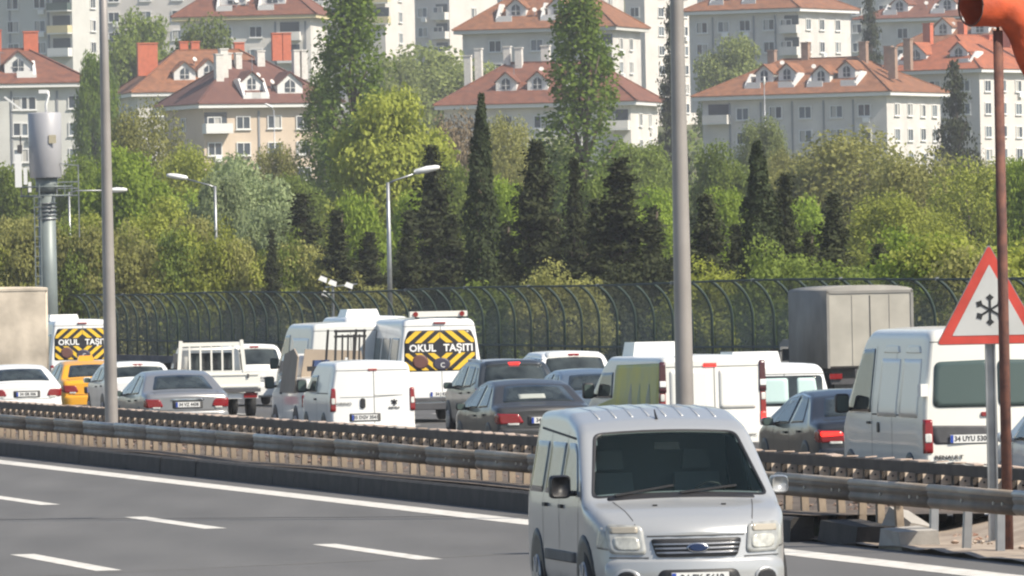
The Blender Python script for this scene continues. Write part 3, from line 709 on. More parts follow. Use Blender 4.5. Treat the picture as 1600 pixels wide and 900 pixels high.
# --- silver van on the near carriageway, driving towards the camera
def sub_(P, m):
    return [tuple(Vector(P[i]).lerp(Vector(P[(i+1) % len(P)]), j/m)) for i in range(len(P)) for j in range(m)]
def silver_van():
    n, t = px(1091, 168.5, 850); L = 4.42; Wd = 1.87
    prof = [(0, 1.86), (0.15, 1.90), (1.2, 1.925), (1.9, 1.90), (2.45, 1.80), (2.68, 1.715), (3.50, 1.10), (3.62, 1.06), (4.0, 0.985), (4.25, 0.91), (4.38, 0.845), (4.42, 0.80)]
    def hole(c): return 2.735 < c.y < 3.46 and abs(c.x) < 0.66+0.155*(c.y-2.745)/0.70 and c.z > 1.08
    v = Vehicle('silver_panel_van', 'silver compact high-roof van driving towards the camera on the near carriageway', 'van', n, t, prof, L, Wd, M_SILVER, zb=0.20, belt=1.05, rtop=0.83, rc=0.10, fine=True, yaw=-0.036, lean=0.05, bow=0.05, leanf=0.20, bowf=0.30, rev=True, planf=0.17, crown=0.03, hole=hole)
    # windscreen with black border, glass one can look through
    out = [(-0.685, 2.69), (0.685, 2.69), (0.845, 3.50), (-0.845, 3.50)]; inn = [(-0.655, 2.72), (0.655, 2.72), (0.815, 3.475), (-0.815, 3.475)]
    b = MB(); O = sub_(rounded(out, 0.09), 6); I = sub_(rounded(inn, 0.08), 6); k = len(O)
    b.v += [tuple(v.surf('top', p[0], p[1], 0.003)) for p in O]+[tuple(v.surf('top', p[0], p[1], 0.008)) for p in I]+[tuple(v.surf('top', p[0], p[1], -0.03)) for p in I]
    b.f += [(i*k+j, i*k+(j+1) % k, (i+1)*k+(j+1) % k, (i+1)*k+j) for i in range(2) for j in range(k)]
    b.build('windscreen_seal', M_BLACK, v.r, True)
    v.patch('windscreen', M_WSCREEN, 'top', [(-0.665, 2.71), (0.665, 2.71), (0.825, 3.485), (-0.825, 3.485)], r=0.08, off=0.004, depth=0.001, rings=8)
    # cabin
    b = MB(); b.box((0, 3.15, 0.86), (1.45, 0.62, 0.40)); b.box((0.0, 3.02, 1.04), (1.35, 0.3, 0.08)); b.build('dashboard', M_DASH, v.r)
    b = MB(); b.box((0, 1.75, 1.1), (1.5, 0.03, 1.4)); b.build('bulkhead', M_SEAT, v.r)
    for x in (-0.42, 0.42):
        b = MB(); b.box((x, 2.05, 0.95), (0.50, 0.16, 0.72), Matrix.Rotation(0.2, 3, 'X'), 0.85); b.box((x, 2.3, 0.62), (0.50, 0.50, 0.16))
        o = b.build('seat', M_SEAT, v.r); b = MB(); b.box((x, 1.97, 1.44), (0.28, 0.10, 0.18), taper=0.85); b.build('headrest', M_SEAT, o)
    b = MB(); c = Vector((-0.40, 2.78, 1.06)); b.tube([c+Vector((0.18*math.cos(a*PI/8), 0.07*math.sin(a*PI/8), 0.17*math.sin(a*PI/8))) for a in range(17)], 0.015, 6); b.build('steering_wheel', M_BLACK, v.r, True)
    b = MB(); b.box((0, 2.80, 1.58), (0.24, 0.03, 0.07)); b.build('rear_view_mirror', M_BLACK, v.r)
    b = MB(); b.box((0.2, 3.05, 1.10), (0.35, 0.2, 0.006), Matrix.Rotation(0.2, 3, 'Z')); b.build('paper', M_PLATE, v.r)
    # wipers
    for x0, x1 in ((0.62, 0.05), (0.0, -0.55)):
        b = MB(); p0 = v.surf('top', x0, 3.50, 0.02); p1 = v.surf('top', x1, 3.40, 0.02); b.bar(p0, p1, 0.022, 0.02); b.build('wiper', M_BLACK, v.r)
    v.rect('cowl', M_BLACK, 'top', -0.70, 0.70, 3.50, 3.57, r=0.03, off=0.004)
    # side glass, doors (both sides)
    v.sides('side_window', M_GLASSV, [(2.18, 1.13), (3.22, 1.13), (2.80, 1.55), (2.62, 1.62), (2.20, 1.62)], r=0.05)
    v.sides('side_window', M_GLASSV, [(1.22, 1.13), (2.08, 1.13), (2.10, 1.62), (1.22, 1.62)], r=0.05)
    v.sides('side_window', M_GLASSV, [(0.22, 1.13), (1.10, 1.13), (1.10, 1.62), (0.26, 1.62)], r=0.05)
    for sg in (-1, 1):
        for y in (1.16, 2.13): v.seam('side', [(y, 0.35), (y, 1.72)], sg=sg)
        v.seam('side', [(3.20, 0.50), (3.28, 1.10)], sg=sg); v.seam('side', [(0.1, 1.755), (2.6, 1.66)], 0.022, sg=sg)
        v.patch('side_moulding', M_TRIM, 'side', [(1.30, 0.50), (3.10, 0.50), (3.10, 0.60), (1.30, 0.60)], r=0.02, sg=sg, off=0.015)
    v.handle(2.30, 1.02); v.handle(1.35, 1.02)
    # nose
    for sg in (-1, 1):
        o = v.patch('headlight', M_AMBER, 'front', [(sg*0.47, 0.60), (sg*0.80, 0.61), (sg*0.82, 0.89), (sg*0.50, 0.87)], r=0.05, off=0.012, rings=5)
        v.rect('indicator', mat('amber_lens', (0.40, 0.36, 0.29), 0.2, coat=.6), 'front', sg*0.54, sg*0.79, 0.80, 0.86, r=0.02, off=0.016, parent=o)
        v.patch('lamp_reflector', mat('dim_reflector', (0.46, 0.46, 0.42), 0.15, coat=.6, var=0.25, vscale=14), 'front', [(sg*0.52, 0.64), (sg*0.75, 0.645), (sg*0.77, 0.77), (sg*0.54, 0.77)], r=0.05, off=0.016, parent=o)
        v.patch('headlight_side', M_AMBER, 'side', [(4.05, 0.66), (4.40, 0.64), (4.40, 0.84), (4.15, 0.86)], r=0.04, sg=sg, off=0.006)
        ang = [2*PI*i/14 for i in range(14)]
        v.patch('fog_lamp_recess', M_BLACK, 'front', [(sg*0.66+0.095*math.cos(a), 0.375+0.075*math.sin(a)) for a in ang], r=0, off=0.062, depth=0.0)
        v.patch('fog_lamp_ring', M_SILVER, 'front', [(sg*0.66+0.125*math.cos(a), 0.375+0.10*math.sin(a)) for a in ang], r=0, off=0.058, depth=0.0)
    g = v.patch('grille', M_BLACK, 'front', [(-0.38, 0.575), (0.38, 0.575), (0.43, 0.745), (-0.43, 0.745)], r=0.035, off=0.012)
    for z in (0.615, 0.655, 0.695): v.rect('grille_bar', mat('dull_chrome', (0.32, 0.32, 0.33), 0.3, 0.8), 'front', -0.385-0.3*(z-0.62), 0.385+0.3*(z-0.62), z-0.008, z+0.008, r=0.006, off=0.026, parent=g)
    ang = [2*PI*i/16 for i in range(16)]
    e = v.patch('emblem', mat('emblem_rim', (0.5, 0.52, 0.56), 0.25, 0.9), 'front', [(0.105*math.cos(a), 0.66+0.045*math.sin(a)) for a in ang], r=0, off=0.036)
    v.patch('emblem_face', mat('emblem_blue', (0.01, 0.02, 0.06), 0.2), 'front', [(0.09*math.cos(a), 0.66+0.036*math.sin(a)) for a in ang], r=0, off=0.040, parent=e)
    v.seam('front', [(-0.80, 0.575), (-0.45, 0.57)], 0.012); v.seam('front', [(0.45, 0.57), (0.80, 0.575)], 0.012); v.seam('front', [(-0.46, 0.77), (0.46, 0.77)], 0.012)
    v.seam('top', [(-0.55, 4.36), (-0.66, 3.60)], 0.010); v.seam('top', [(0.55, 4.36), (0.66, 3.60)], 0.010)
    v.rect('front_bumper', M_SILVER, 'front', -0.84, 0.84, 0.22, 0.555, r=0.10, off=0.05, rings=6)
    v.patch('lower_intake', M_BLACK, 'front', [(-0.46, 0.22), (0.46, 0.22), (0.36, 0.46), (-0.36, 0.46)], r=0.05, off=0.054)
    p = v.surf('front', 0, 0.375, 0.075)
    b = MB(); b.box((0, p.y, 0.375), (0.54, 0.014, 0.115)); o = b.build('number_plate', M_PLATE, v.r)
    b = MB(); b.box((0.247, p.y+0.004, 0.375), (0.04, 0.012, 0.105)); b.build('blue_strip', M_PLBLUE, o)
    link('lettering', text_mesh('34 FK 5612', 0.097, M_INK, 0.002, 0.002, 0.92), o, (-0.02, p.y+0.0095, 0.375), (PI/2, 0, PI))
    # roof ribs and aerial
    for i in range(8):
        x = -0.56+i*0.16
        v.rect('roof_rib', M_SILVER, 'top', x-0.012, x+0.012, 0.3, 2.3, r=0.010, off=0.005, rings=3)
    b = MB(); p = v.surf('top', 0.03, 2.45, 0); b.tube([p, p+Vector((0, -0.12, 0.09))], [0.015, 0.006], 6); b.build('aerial', M_BLACK, v.r)
    for y, z in ((3.85, 0),): 
        for x in (-0.35, 0.3): b = MB(); p = v.surf('top', x, y, 0.006); b.box(p, (0.04, 0.03, 0.014)); b.build('washer_jet', M_BLACK, v.r)
    v.wheels((0.78, 3.55), 0.33, 0.20, big=True)
    v.mirror(3.02, 1.22, 0.20, 0.22, M_BLACK, arm=0.06, sides=(1,)); v.mirror(3.02, 1.20, 0.17, 0.17, M_SILVER, arm=0.04, sides=(-1,))
silver_van()

# --- far carriageway, lane by lane
def fiorino():
    n, t = px(583, 79)
    v = panel_van('small_white_van', 'small white delivery van with red tail lamps, nearest the rail left of centre', n, t, M_WHITE, 3.88, 1.72, 1.70, zf=0.98, nose=0.72, scr=0.72, belt=1.0, rtop=0.86, tail=(0.72, 1.18), tailw=0.10, plate='35 DGV 3541', platexz=(-0.18, 0.60), bumper=M_WHITE, lean=0.05, zb=0.26, wheelr=0.30)
    v.rect('plate_recess', M_SEAM, 'rear', -0.48, 0.14, 0.52, 0.68, r=0.02, off=0.004)
    v.patch('third_brake_light', mat('dull_red_lens', (0.30, 0.05, 0.04), 0.3), 'rear', [(-0.09, 1.52), (0.09, 1.52), (0.09, 1.56), (-0.09, 1.56)], r=0.01, off=0.012)
    v.patch('door_handle', M_BLACK, 'rear', [(-0.26, 0.78), (-0.16, 0.78), (-0.16, 0.98), (-0.26, 0.98)], r=0.05, off=0.02)
    v.seam('rear', [(-0.66, 1.0), (-0.02, 1.0), (0.58, 1.03)], 0.01); v.seam('rear', [(0.02, 1.03), (0.60, 1.03)], 0.008)
    v.letters('rear', -0.62, 0.87, 'FIORINO', 0.085, M_SEAM, 1.1); v.letters('rear', 0.42, 0.78, 'EGE FILO', 0.055, M_INK, 1.0, 0.002)
    b = MB(); c = v.surf('rear', 0.42, 0.89, 0.010)
    for a in range(3):
        d = Vector((math.cos(a*2.09+.5), 0, math.sin(a*2.09+.5))); b.bar(c-d*0.06, c+d*0.07, 0.030, 0.006, up=(0, 1, 0))
    b.build('emblem', M_INK, v.r)
fiorino()
def school_bus(name, label, x, s, h, rack, ac):
    n, t = px(x, s)
    v = panel_van(name, label, n, t, M_WHITE, 5.9, 2.0, h, zf=1.15, nose=0.75, scr=0.95, belt=1.25, rtop=0.84, tail=(0.80, 1.05), tailw=0.10, plate='34 J 8253', platexz=(0, 0.66), cat='minibus', group='school minibuses', lean=0.07, rc=0.16, wheelr=0.35)
    z0, z1 = 1.20, 2.24 if h > 2.5 else 2.15
    clip = [(-0.86, z0), (0.86, z0), (0.84, z1-0.25), (0.74, z1), (-0.74, z1), (-0.84, z1-0.25)]
    g = v.patch('rear_window', mat('black_decal', (0.022, 0.02, 0.024), 0.3), 'rear', clip, r=0.06, off=0.006)
    zt0, zt1 = z0+0.42, z0+0.66
    def stripe(poly, reg):
        P = clip_poly(clip_poly(poly, reg), [(c[0]*0.97, z0+0.02+(c[1]-z0)*0.965) for c in clip])
        if len(P) > 2: v.patch('yellow_stripe', M_YEL, 'rear', P, r=0.0, off=0.011, depth=0.0, parent=g, smooth=False)
    up = [(-2, zt1), (2, zt1), (2, 4), (-2, 4)]; dn = [(-2, -1), (2, -1), (2, zt0), (-2, zt0)]
    left = [(-2, -1), (-0.006, -1), (-0.006, 4), (-2, 4)]; right = [(0.006, -1), (2, -1), (2, 4), (0.006, 4)]
    for kx in range(-6, 8):
        for reg, hs in ((up, 1), (dn, 1)):
            for side, sg in ((left, 1), (right, -1)):
                a = kx*0.30; w = 0.155
                zr = zt1 if reg is up else zt0
                # chevrons point to the middle: up above the band, down-out below it
                sl = 0.85
                if reg is up: base = [(a, zt1), (a+w, zt1), (a+w+0.8, zt1+0.8*sl), (a+0.8, zt1+0.8*sl)]
                else: base = [(a, zt0), (a+0.8, zt0-0.8*sl), (a+0.8+w, zt0-0.8*sl), (a+w, zt0)]
                if sg < 0: base = [(-p[0], p[1]) for p in reversed(base)]
                # keep only the half this stripe belongs to
                ar = sum(base[i][0]*base[(i+1) % 4][1]-base[(i+1) % 4][0]*base[i][1] for i in range(4))
                if ar < 0: base = base[::-1]
                P = clip_poly(base, side)
                if len(P) > 2: stripe(P, reg)
    v.letters('rear', -0.42, (zt0+zt1)/2-0.01, 'OKUL', 0.235, M_LETT, 1.0, 0.006, parent=g); v.letters('rear', 0.43, (zt0+zt1)/2-0.01, 'TAŞITI', 0.235, M_LETT, 1.0, 0.006, parent=g)
    ang = [2*PI*i/16 for i in range(16)]
    v.patch('round_sticker', mat('brown_sticker', (0.12, 0.05, 0.04), 0.6), 'rear', [(-0.48+0.19*math.cos(a), z0+0.22+0.17*math.sin(a)) for a in ang], r=0, off=0.016, parent=g)
    v.patch('child_sign', mat('dark_sticker', (0.04, 0.035, 0.06), 0.5), 'rear', [(0.02+0.21*math.cos(a), z0+0.16+0.15*math.sin(a)) for a in ang], r=0, off=0.016, parent=g)
    v.letters('rear', 0.04, z0+0.13, 'C', 0.16, M_LETT, parent=g, off=0.03)
    v.rect('third_brake_light', M_RED, 'rear', -0.14, 0.14, h-0.12, h-0.08, r=0.01, off=0.03)
    # side windows in the shaded flank
    for y0 in (0.35, 1.55, 2.75):
        v.sides('side_window', M_GLASSG, [(y0, 1.28), (y0+1.05, 1.28), (y0+1.05, 1.98), (y0, 1.98)], r=0.08)
    v.rect('bumper_step', M_TRIM, 'rear', -0.9, 0.9, 0.50, 0.58, r=0.02, off=0.05)
    if rack:
        b = MB(); b.box((0, 0.28, h+0.11), (1.36, 0.16, 0.13)); b.build('light_bar', M_CREAM, v.r)
        for x_ in (-0.55, 0.55): b = MB(); b.tube([(x_, 0.19, h+0.11), (x_, 0.17, h+0.11)], 0.06, 10); b.build('warning_lamp', M_RED, v.r)
        for x_ in (-0.5, 0.5): b = MB(); b.box((x_, 0.28, h+0.03), (0.08, 0.1, 0.07)); b.build('bracket', M_TRIM, v.r)
    if ac:
        b = MB(); b.box((-0.35, 2.2, h+0.08), (0.9, 1.6, 0.18), taper=0.9); b.build('air_conditioner', M_WHITE, v.r)
    return v
school_bus('school_minibus', 'white school minibus with yellow chevrons and roof light bar, right of the small white van', 690, 67, 2.42, True, False)
school_bus('school_minibus', 'white school minibus with yellow chevrons beside the tan tarpaulin truck, behind the taxi', 131, 52, 2.40, False, True)

def master():
    n, t = px(1555, 115)
    v = panel_van('tall_white_van', 'tall white van with dark rear windows and number plate, behind the snowflake sign', n, t, M_CREAM, 5.35, 2.02, 2.42, zf=1.15, nose=0.62, scr=0.85, belt=1.3, rtop=0.86, rc=0.14, tail=(0.74, 1.20), tailw=0.12, plate='34 UYU 530', platexz=(-0.38, 0.93), lean=0.05, wheelr=0.34)
    for sg in (-1, 1):
        w = v.patch('rear_window', M_GLASSG, 'rear', [(sg*0.05, 1.36), (sg*0.86, 1.36), (sg*0.82, 1.98), (sg*0.05, 2.0)], r=0.09, off=0.010)
    v.patch('plate_recess', M_TRIM, 'rear', [(-0.86, 0.86), (-0.06, 0.86), (-0.06, 1.10), (-0.92, 1.12)], r=0.05, off=0.005)
    v.rect('door_handle', M_RED, 'rear', -0.20, -0.08, 1.23, 1.29, r=0.02, off=0.02)
    v.letters('rear', -0.66, 0.68, 'RENAULT', 0.075, M_INK, 1.2, 0.002)
    # left flank pressed panels and hinge
    for y0, y1 in ((0.35, 1.45), (1.6, 2.75)):
        for sg in (-1, 1): v.patch('pressed_panel', M_CREAM, 'side', [(y0, 1.22), (y1, 1.22), (y1, 2.02), (y0, 2.02)], r=0.05, sg=sg, off=0.004)
        for sg in (-1, 1): v.patch('pressed_panel', M_CREAM, 'side', [(y0+0.1, 2.10), (y1-0.1, 2.10), (y1-0.2, 2.2), (y0+0.2, 2.2)], r=0.04, sg=sg, off=0.010)
    b = MB(); p = v.surf('side', 0.05, 1.60, 0.03, -1); b.box(p, (0.10, 0.20, 0.17)); b.build('hinge_cover', M_LAMP, v.r)
    v.patch('door_handle', M_BLACK, 'side', [(2.62, 1.0), (2.74, 1.0), (2.74, 1.14), (2.62, 1.14)], r=0.03, sg=-1, off=0.015)
master()
def trafic():
    n, t = px(1115, 94)
    v = panel_van('white_delivery_van', 'white delivery van with yellow-green printed side and roof cooling unit behind the silver van', n, t, M_WHITE2, 5.4, 1.86, 1.90, zf=1.08, nose=0.70, scr=0.80, belt=1.2, rtop=0.92, rc=0.09, tail=(0.75, 1.80), tailw=0.10, plate='34 BV 1170', platexz=(0, 0.62), lean=0.03, lit=False)
    dk = mat('dark_lens', (0.06, 0.012, 0.02), 0.2, coat=.5)
    for sg in (-1, 1):
        v.patch('upper_tail_light', dk, 'rear', [(sg*0.80, 1.30), (sg*0.925, 1.30), (sg*0.905, 1.82), (sg*0.81, 1.82)], r=0.03, off=0.022)
        v.rect('clear_lamp', M_LAMP, 'rear', sg*0.81, sg*0.915, 1.40, 1.50, r=0.01, off=0.03)
        v.rect('brake_light', M_REDON if sg > 0 else M_RED, 'rear', sg*0.82, sg*0.91, 0.80, 0.96, r=0.02, off=0.028)
    v.rect('third_brake_light', M_REDON, 'rear', -0.16, 0.06, 1.73, 1.79, r=0.01, off=0.02)
    for x0, x1 in ((-0.74, -0.06), (0.10, 0.74)): v.rect('door_panel', M_WHITE2, 'rear', x0, x1, 1.02, 1.68, r=0.05, off=0.006)
    yl = mat('printed_panel', (0.62, 0.56, 0.10), 0.5, col2=(0.44, 0.45, 0.20), vscale=1.3)
    v.patch('printed_side', yl, 'side', [(0.10, 0.55), (4.35, 0.55), (4.30, 1.06), (3.12, 1.20), (3.05, 1.76), (0.10, 1.80)], r=0.05, sg=-1, off=0.006, label='yellow-green printed side panel')
    for y0, w, m in ((0.5, 0.5, mat('print_dark', (0.28, 0.30, 0.20), 0.5)), (1.2, 0.35, mat('print_green', (0.32, 0.36, 0.20), 0.5)), (1.75, 0.4, mat('print_grey', (0.36, 0.36, 0.26), 0.5))):
        v.patch('print_figure', m, 'side', [(y0, 0.6), (y0+w, 0.6), (y0+w*0.8, 1.2), (y0+w*0.5, 1.5), (y0+w*0.2, 1.2)], r=0.08, sg=-1, off=0.009)
    b = MB(); b.box((-0.12, 3.3, 2.02), (0.98, 0.75, 0.24), taper=0.92); b.build('cooling_unit', M_WHITE, v.r)
    v.letters('rear', 0.62, 0.58, 'TRAFIC', 0.06, M_INK, 1.2); v.r.rotation_euler.z += 0.05
trafic()
def combo():
    n, t = px(1226, 90)
    v = panel_van('white_estate_van', 'white estate van with two pale rear windows, left of the grey box truck', n, t, M_WHITE, 4.2, 1.72, 1.68, zf=0.98, nose=0.85, scr=0.75, belt=1.05, rtop=0.82, rc=0.16, tail=(0.72, 1.0), tailw=0.10, plate='41 AR 552', platexz=(0.2, 0.62), lean=0.12)
    v.rect('window_surround', M_GLASS, 'rear', -0.70, 0.70, 0.96, 1.48, r=0.08, off=0.008)
    for x0, x1 in ((-0.62, 0.08), (0.24, 0.62)): v.patch('rear_window', M_GLASSP, 'rear', [(x0, 1.0), (x1, 1.0), (x1-0.05*(x1 > .3), 1.44), (x0, 1.44)], r=0.05, off=0.014)
    b = MB(); b.box((-0.2, 1.9, 1.78), (0.9, 1.1, 0.24), taper=0.9); b.build('roof_box', M_WHITE, v.r)
combo()
def hatch(name, label, n, t, pnt, L, Wd, h, roofm=None, lit=False, glass=M_GLASS, low=0.98, group='cars queuing on the far carriageway', rails=False, plate='34 TC 318', cat='car'):
    prof = [(0, 0.98), (0.05, 1.06), (0.42, h-0.10), (0.60, h-0.03), (1.2, h), (2.2*L/4.3, h), (2.65*L/4.3, h-0.12), (3.35*L/4.3, 1.04), (4.0*L/4.3, 0.94), (L-0.08, 0.78), (L, 0.70)]
    v = Vehicle(name, label, cat, n, t, prof, L, Wd, pnt, zb=0.24, belt=0.98, rtop=0.76, rc=0.10, lean=0.05, bow=0.10, group=group, planr=0.06)
    k = L/4.3; hh = h-0.10
    v.patch('rear_window', glass, 'top', [(-Wd*0.40, 0.09), (Wd*0.40, 0.09), (Wd*0.345, 0.40), (-Wd*0.345, 0.40)], r=0.05)
    v.patch('windscreen', M_GLASS, 'top', [(-0.54, 2.72*k), (0.54, 2.72*k), (0.66, 3.28*k), (-0.66, 3.28*k)], r=0.06)
    v.sides('side_window', M_GLASS, [(1.80*k, 1.0), (2.90*k, 1.0), (2.45*k, hh-0.04), (1.82*k, hh)], r=0.03)
    v.sides('side_window', M_GLASS, [(0.85*k, 1.02), (1.72*k, 1.0), (1.75*k, hh), (0.95*k, hh-0.02)], r=0.03)
    v.sides('side_window', M_GLASS, [(0.42*k, 1.10), (0.78*k, 1.04), (0.86*k, hh-0.03), (0.6*k, hh-0.05)], r=0.03)
    for sg in (-1, 1):
        x0 = Wd/2-0.04
        v.patch('tail_light', M_REDON if lit else M_RED, 'rear', [(sg*(x0-0.26), 0.72), (sg*x0, 0.72), (sg*(x0-0.01), 0.97), (sg*(x0-0.22), 0.95)], r=0.05, off=0.014)
        v.patch('tail_light', M_RED, 'side', [(0.02, 0.74), (0.20, 0.76), (0.24, 1.0), (0.03, 0.98)], r=0.03, sg=sg, off=0.008)
        for y in (1.76*k, 2.85*k): v.seam('side', [(y, 0.35), (y, 0.98)], sg=sg)
        if rails:
            b = MB(); pts = [v.surf('side', y, v.zt(y)-0.03, 0.0, sg)+Vector((-sg*0.04, 0, 0.06)) for y in (0.7, 1.2, 1.8, 2.2)]; b.tube(pts, 0.018, 6); b.build('roof_rail', M_CHROME, v.r)
    v.rect('spoiler', pnt, 'top', -Wd*0.34, Wd*0.34, 0.42, 0.60, r=0.04, off=0.03); v.rect('third_brake_light', M_REDON if lit else M_RED, 'top', -0.13, 0.13, 0.42, 0.455, r=0.01, off=0.034)
    v.rect('rear_bumper', pnt, 'rear', -Wd/2+0.04, Wd/2-0.04, 0.28, 0.58, r=0.08, off=0.05); v.plate('rear', 0, 0.76, plate)
    if roofm: v.rect('roof_panel', roofm, 'top', -Wd*0.33, Wd*0.33, 0.72, 2.2*k, r=0.05, off=0.006)
    v.handle(1.95*k, 0.88); v.handle(1.0*k, 0.90); v.wheels((0.8*k, 3.45*k), 0.32); v.mirror(2.80*k, 1.04, 0.18, 0.14, pnt)
    return v
M_CURT_ = mat('dull_paper', (0.34, 0.36, 0.33), 0.7)
n, t = px(810, 74); v = hatch('dark_suv', 'dark slate hatchback with brake strip lit, between the school minibus and dark grey sedan', n, t, M_SUVP, 4.25, 1.78, 1.56, roofm=mat('bright_roof', (0.5, 0.5, 0.5), 0.3, 0.6), lit=True, rails=True)
n, t = px(852, 88); v = sedan('dark_grey_sedan', 'dark grey saloon with red tail lamps just left of the silver van', n, t, M_DGREY, 4.5, 1.78, 1.44, lamp=0.45); v.rect('paper_sheet', M_CURT_, 'top', -0.34, 0.14, 0.70, 0.84, r=0.01, off=0.012)
n, t = px(903, 71); hatch('white_family_car', 'white estate car with wide dark rear window behind the dark saloon', n, t, M_WHITE, 4.3, 1.78, 1.66)
n, t = px(948, 80); sedan('blue_grey_car', 'blue-grey car half hidden by the printed delivery van', n, t, M_BLUEP, 4.4, 1.75, 1.46)
n, t = px(42, 64); v = sedan('white_sedan', 'white saloon at the left edge in front of the tan truck', n, t, M_WHITE, 4.55, 1.80, 1.44, plate='34 GR 506')
n, t = px(152, 62); v = sedan('yellow_taxi', 'yellow taxi with dark rear window beside the left lighting column', n, t, M_TAXI, 4.5, 1.76, 1.46, plate='34 TBL 71', cat='taxi', group='taxis')
b = MB(); b.box((0, 2.0, 1.54), (0.42, 0.16, 0.12), taper=0.8); b.build('taxi_sign', M_TAXI, v.r)
n, t = px(220, 64); hatch('white_hatchback', 'white hatchback between the yellow taxi and the grey saloon', n, t, M_WHITE, 3.8, 1.70, 1.46)
n, t = px(293, 73); v = sedan('grey_sedan', 'metallic grey saloon with twin red lamps in front of the white pickup', n, t, M_GREYP, 4.75, 1.86, 1.45, plate='34 VZ 4438', lamp=0.36)
v.rect('chrome_strip', M_CHROME, 'rear', -0.36, 0.36, 0.84, 0.87, r=0.01, off=0.02); v.rect('bumper_chrome', M_CHROME, 'rear', -0.8, 0.8, 0.44, 0.47, r=0.01, off=0.058)
n, t = px(1368, 104); v = sedan('dark_blue_sedan', 'dark blue-black saloon with glowing brake lamp in front of the tall white van', n, t, M_DARKB, 4.6, 1.82, 1.44, lit=True, lamp=0.42)
for sg in (-1, 1): v.seam('side', [(1.0, 0.975), (1.4, 1.36), (2.0, 1.40), (2.5, 1.35)], 0.02, sg=sg, m=M_CHROME)
n, t = px(1640, 119); v = hatch('white_car', 'white car cut off by the right edge, its black mirror beside the rusty pole', n, t-4.0, M_WHITE, 4.0, 1.72, 1.5)
n, t = px(402, 57); hatch('white_van_car', 'white high car with dark rear window between the pickup and the grey-sided van', n, t, M_WHITE, 4.2, 1.75, 1.68)

def tall_van(name, label, x, s, h, ac, pnt, Wd=2.0, L=5.4):
    n, t = px(x, s)
    v = panel_van(name, label, n, t, pnt, L, Wd, h, zf=1.15, nose=0.7, scr=0.9, belt=1.3, rtop=0.88, rc=0.14, tail=(0.8, 1.2), plate=None, lean=0.04)
    for sg in (-1, 1):
        v.patch('pressed_panel', pnt, 'side', [(0.4, 1.2), (2.8, 1.2), (2.8, 2.0), (0.4, 2.0)], r=0.05, sg=sg, off=0.004)
    if ac:
        b = MB(); b.box((-0.25, 1.5, h+0.10), (0.95, 1.3, 0.22), taper=0.85); b.build('air_conditioner', M_WHITE, v.r)
        v.rect('vent_slot', M_SEAM, 'rear', 0.1, 0.5, h-0.12, h-0.10, r=0.005, off=0.01)
    return v
tall_van('grey_sided_van', 'tall white van with shaded grey flank left of the glass rack', 549, 66, 2.34, False, M_WHITE2)
tall_van('white_minibus', 'white minibus with roof air conditioner behind the glass rack', 592, 58, 2.40, True, M_WHITE)

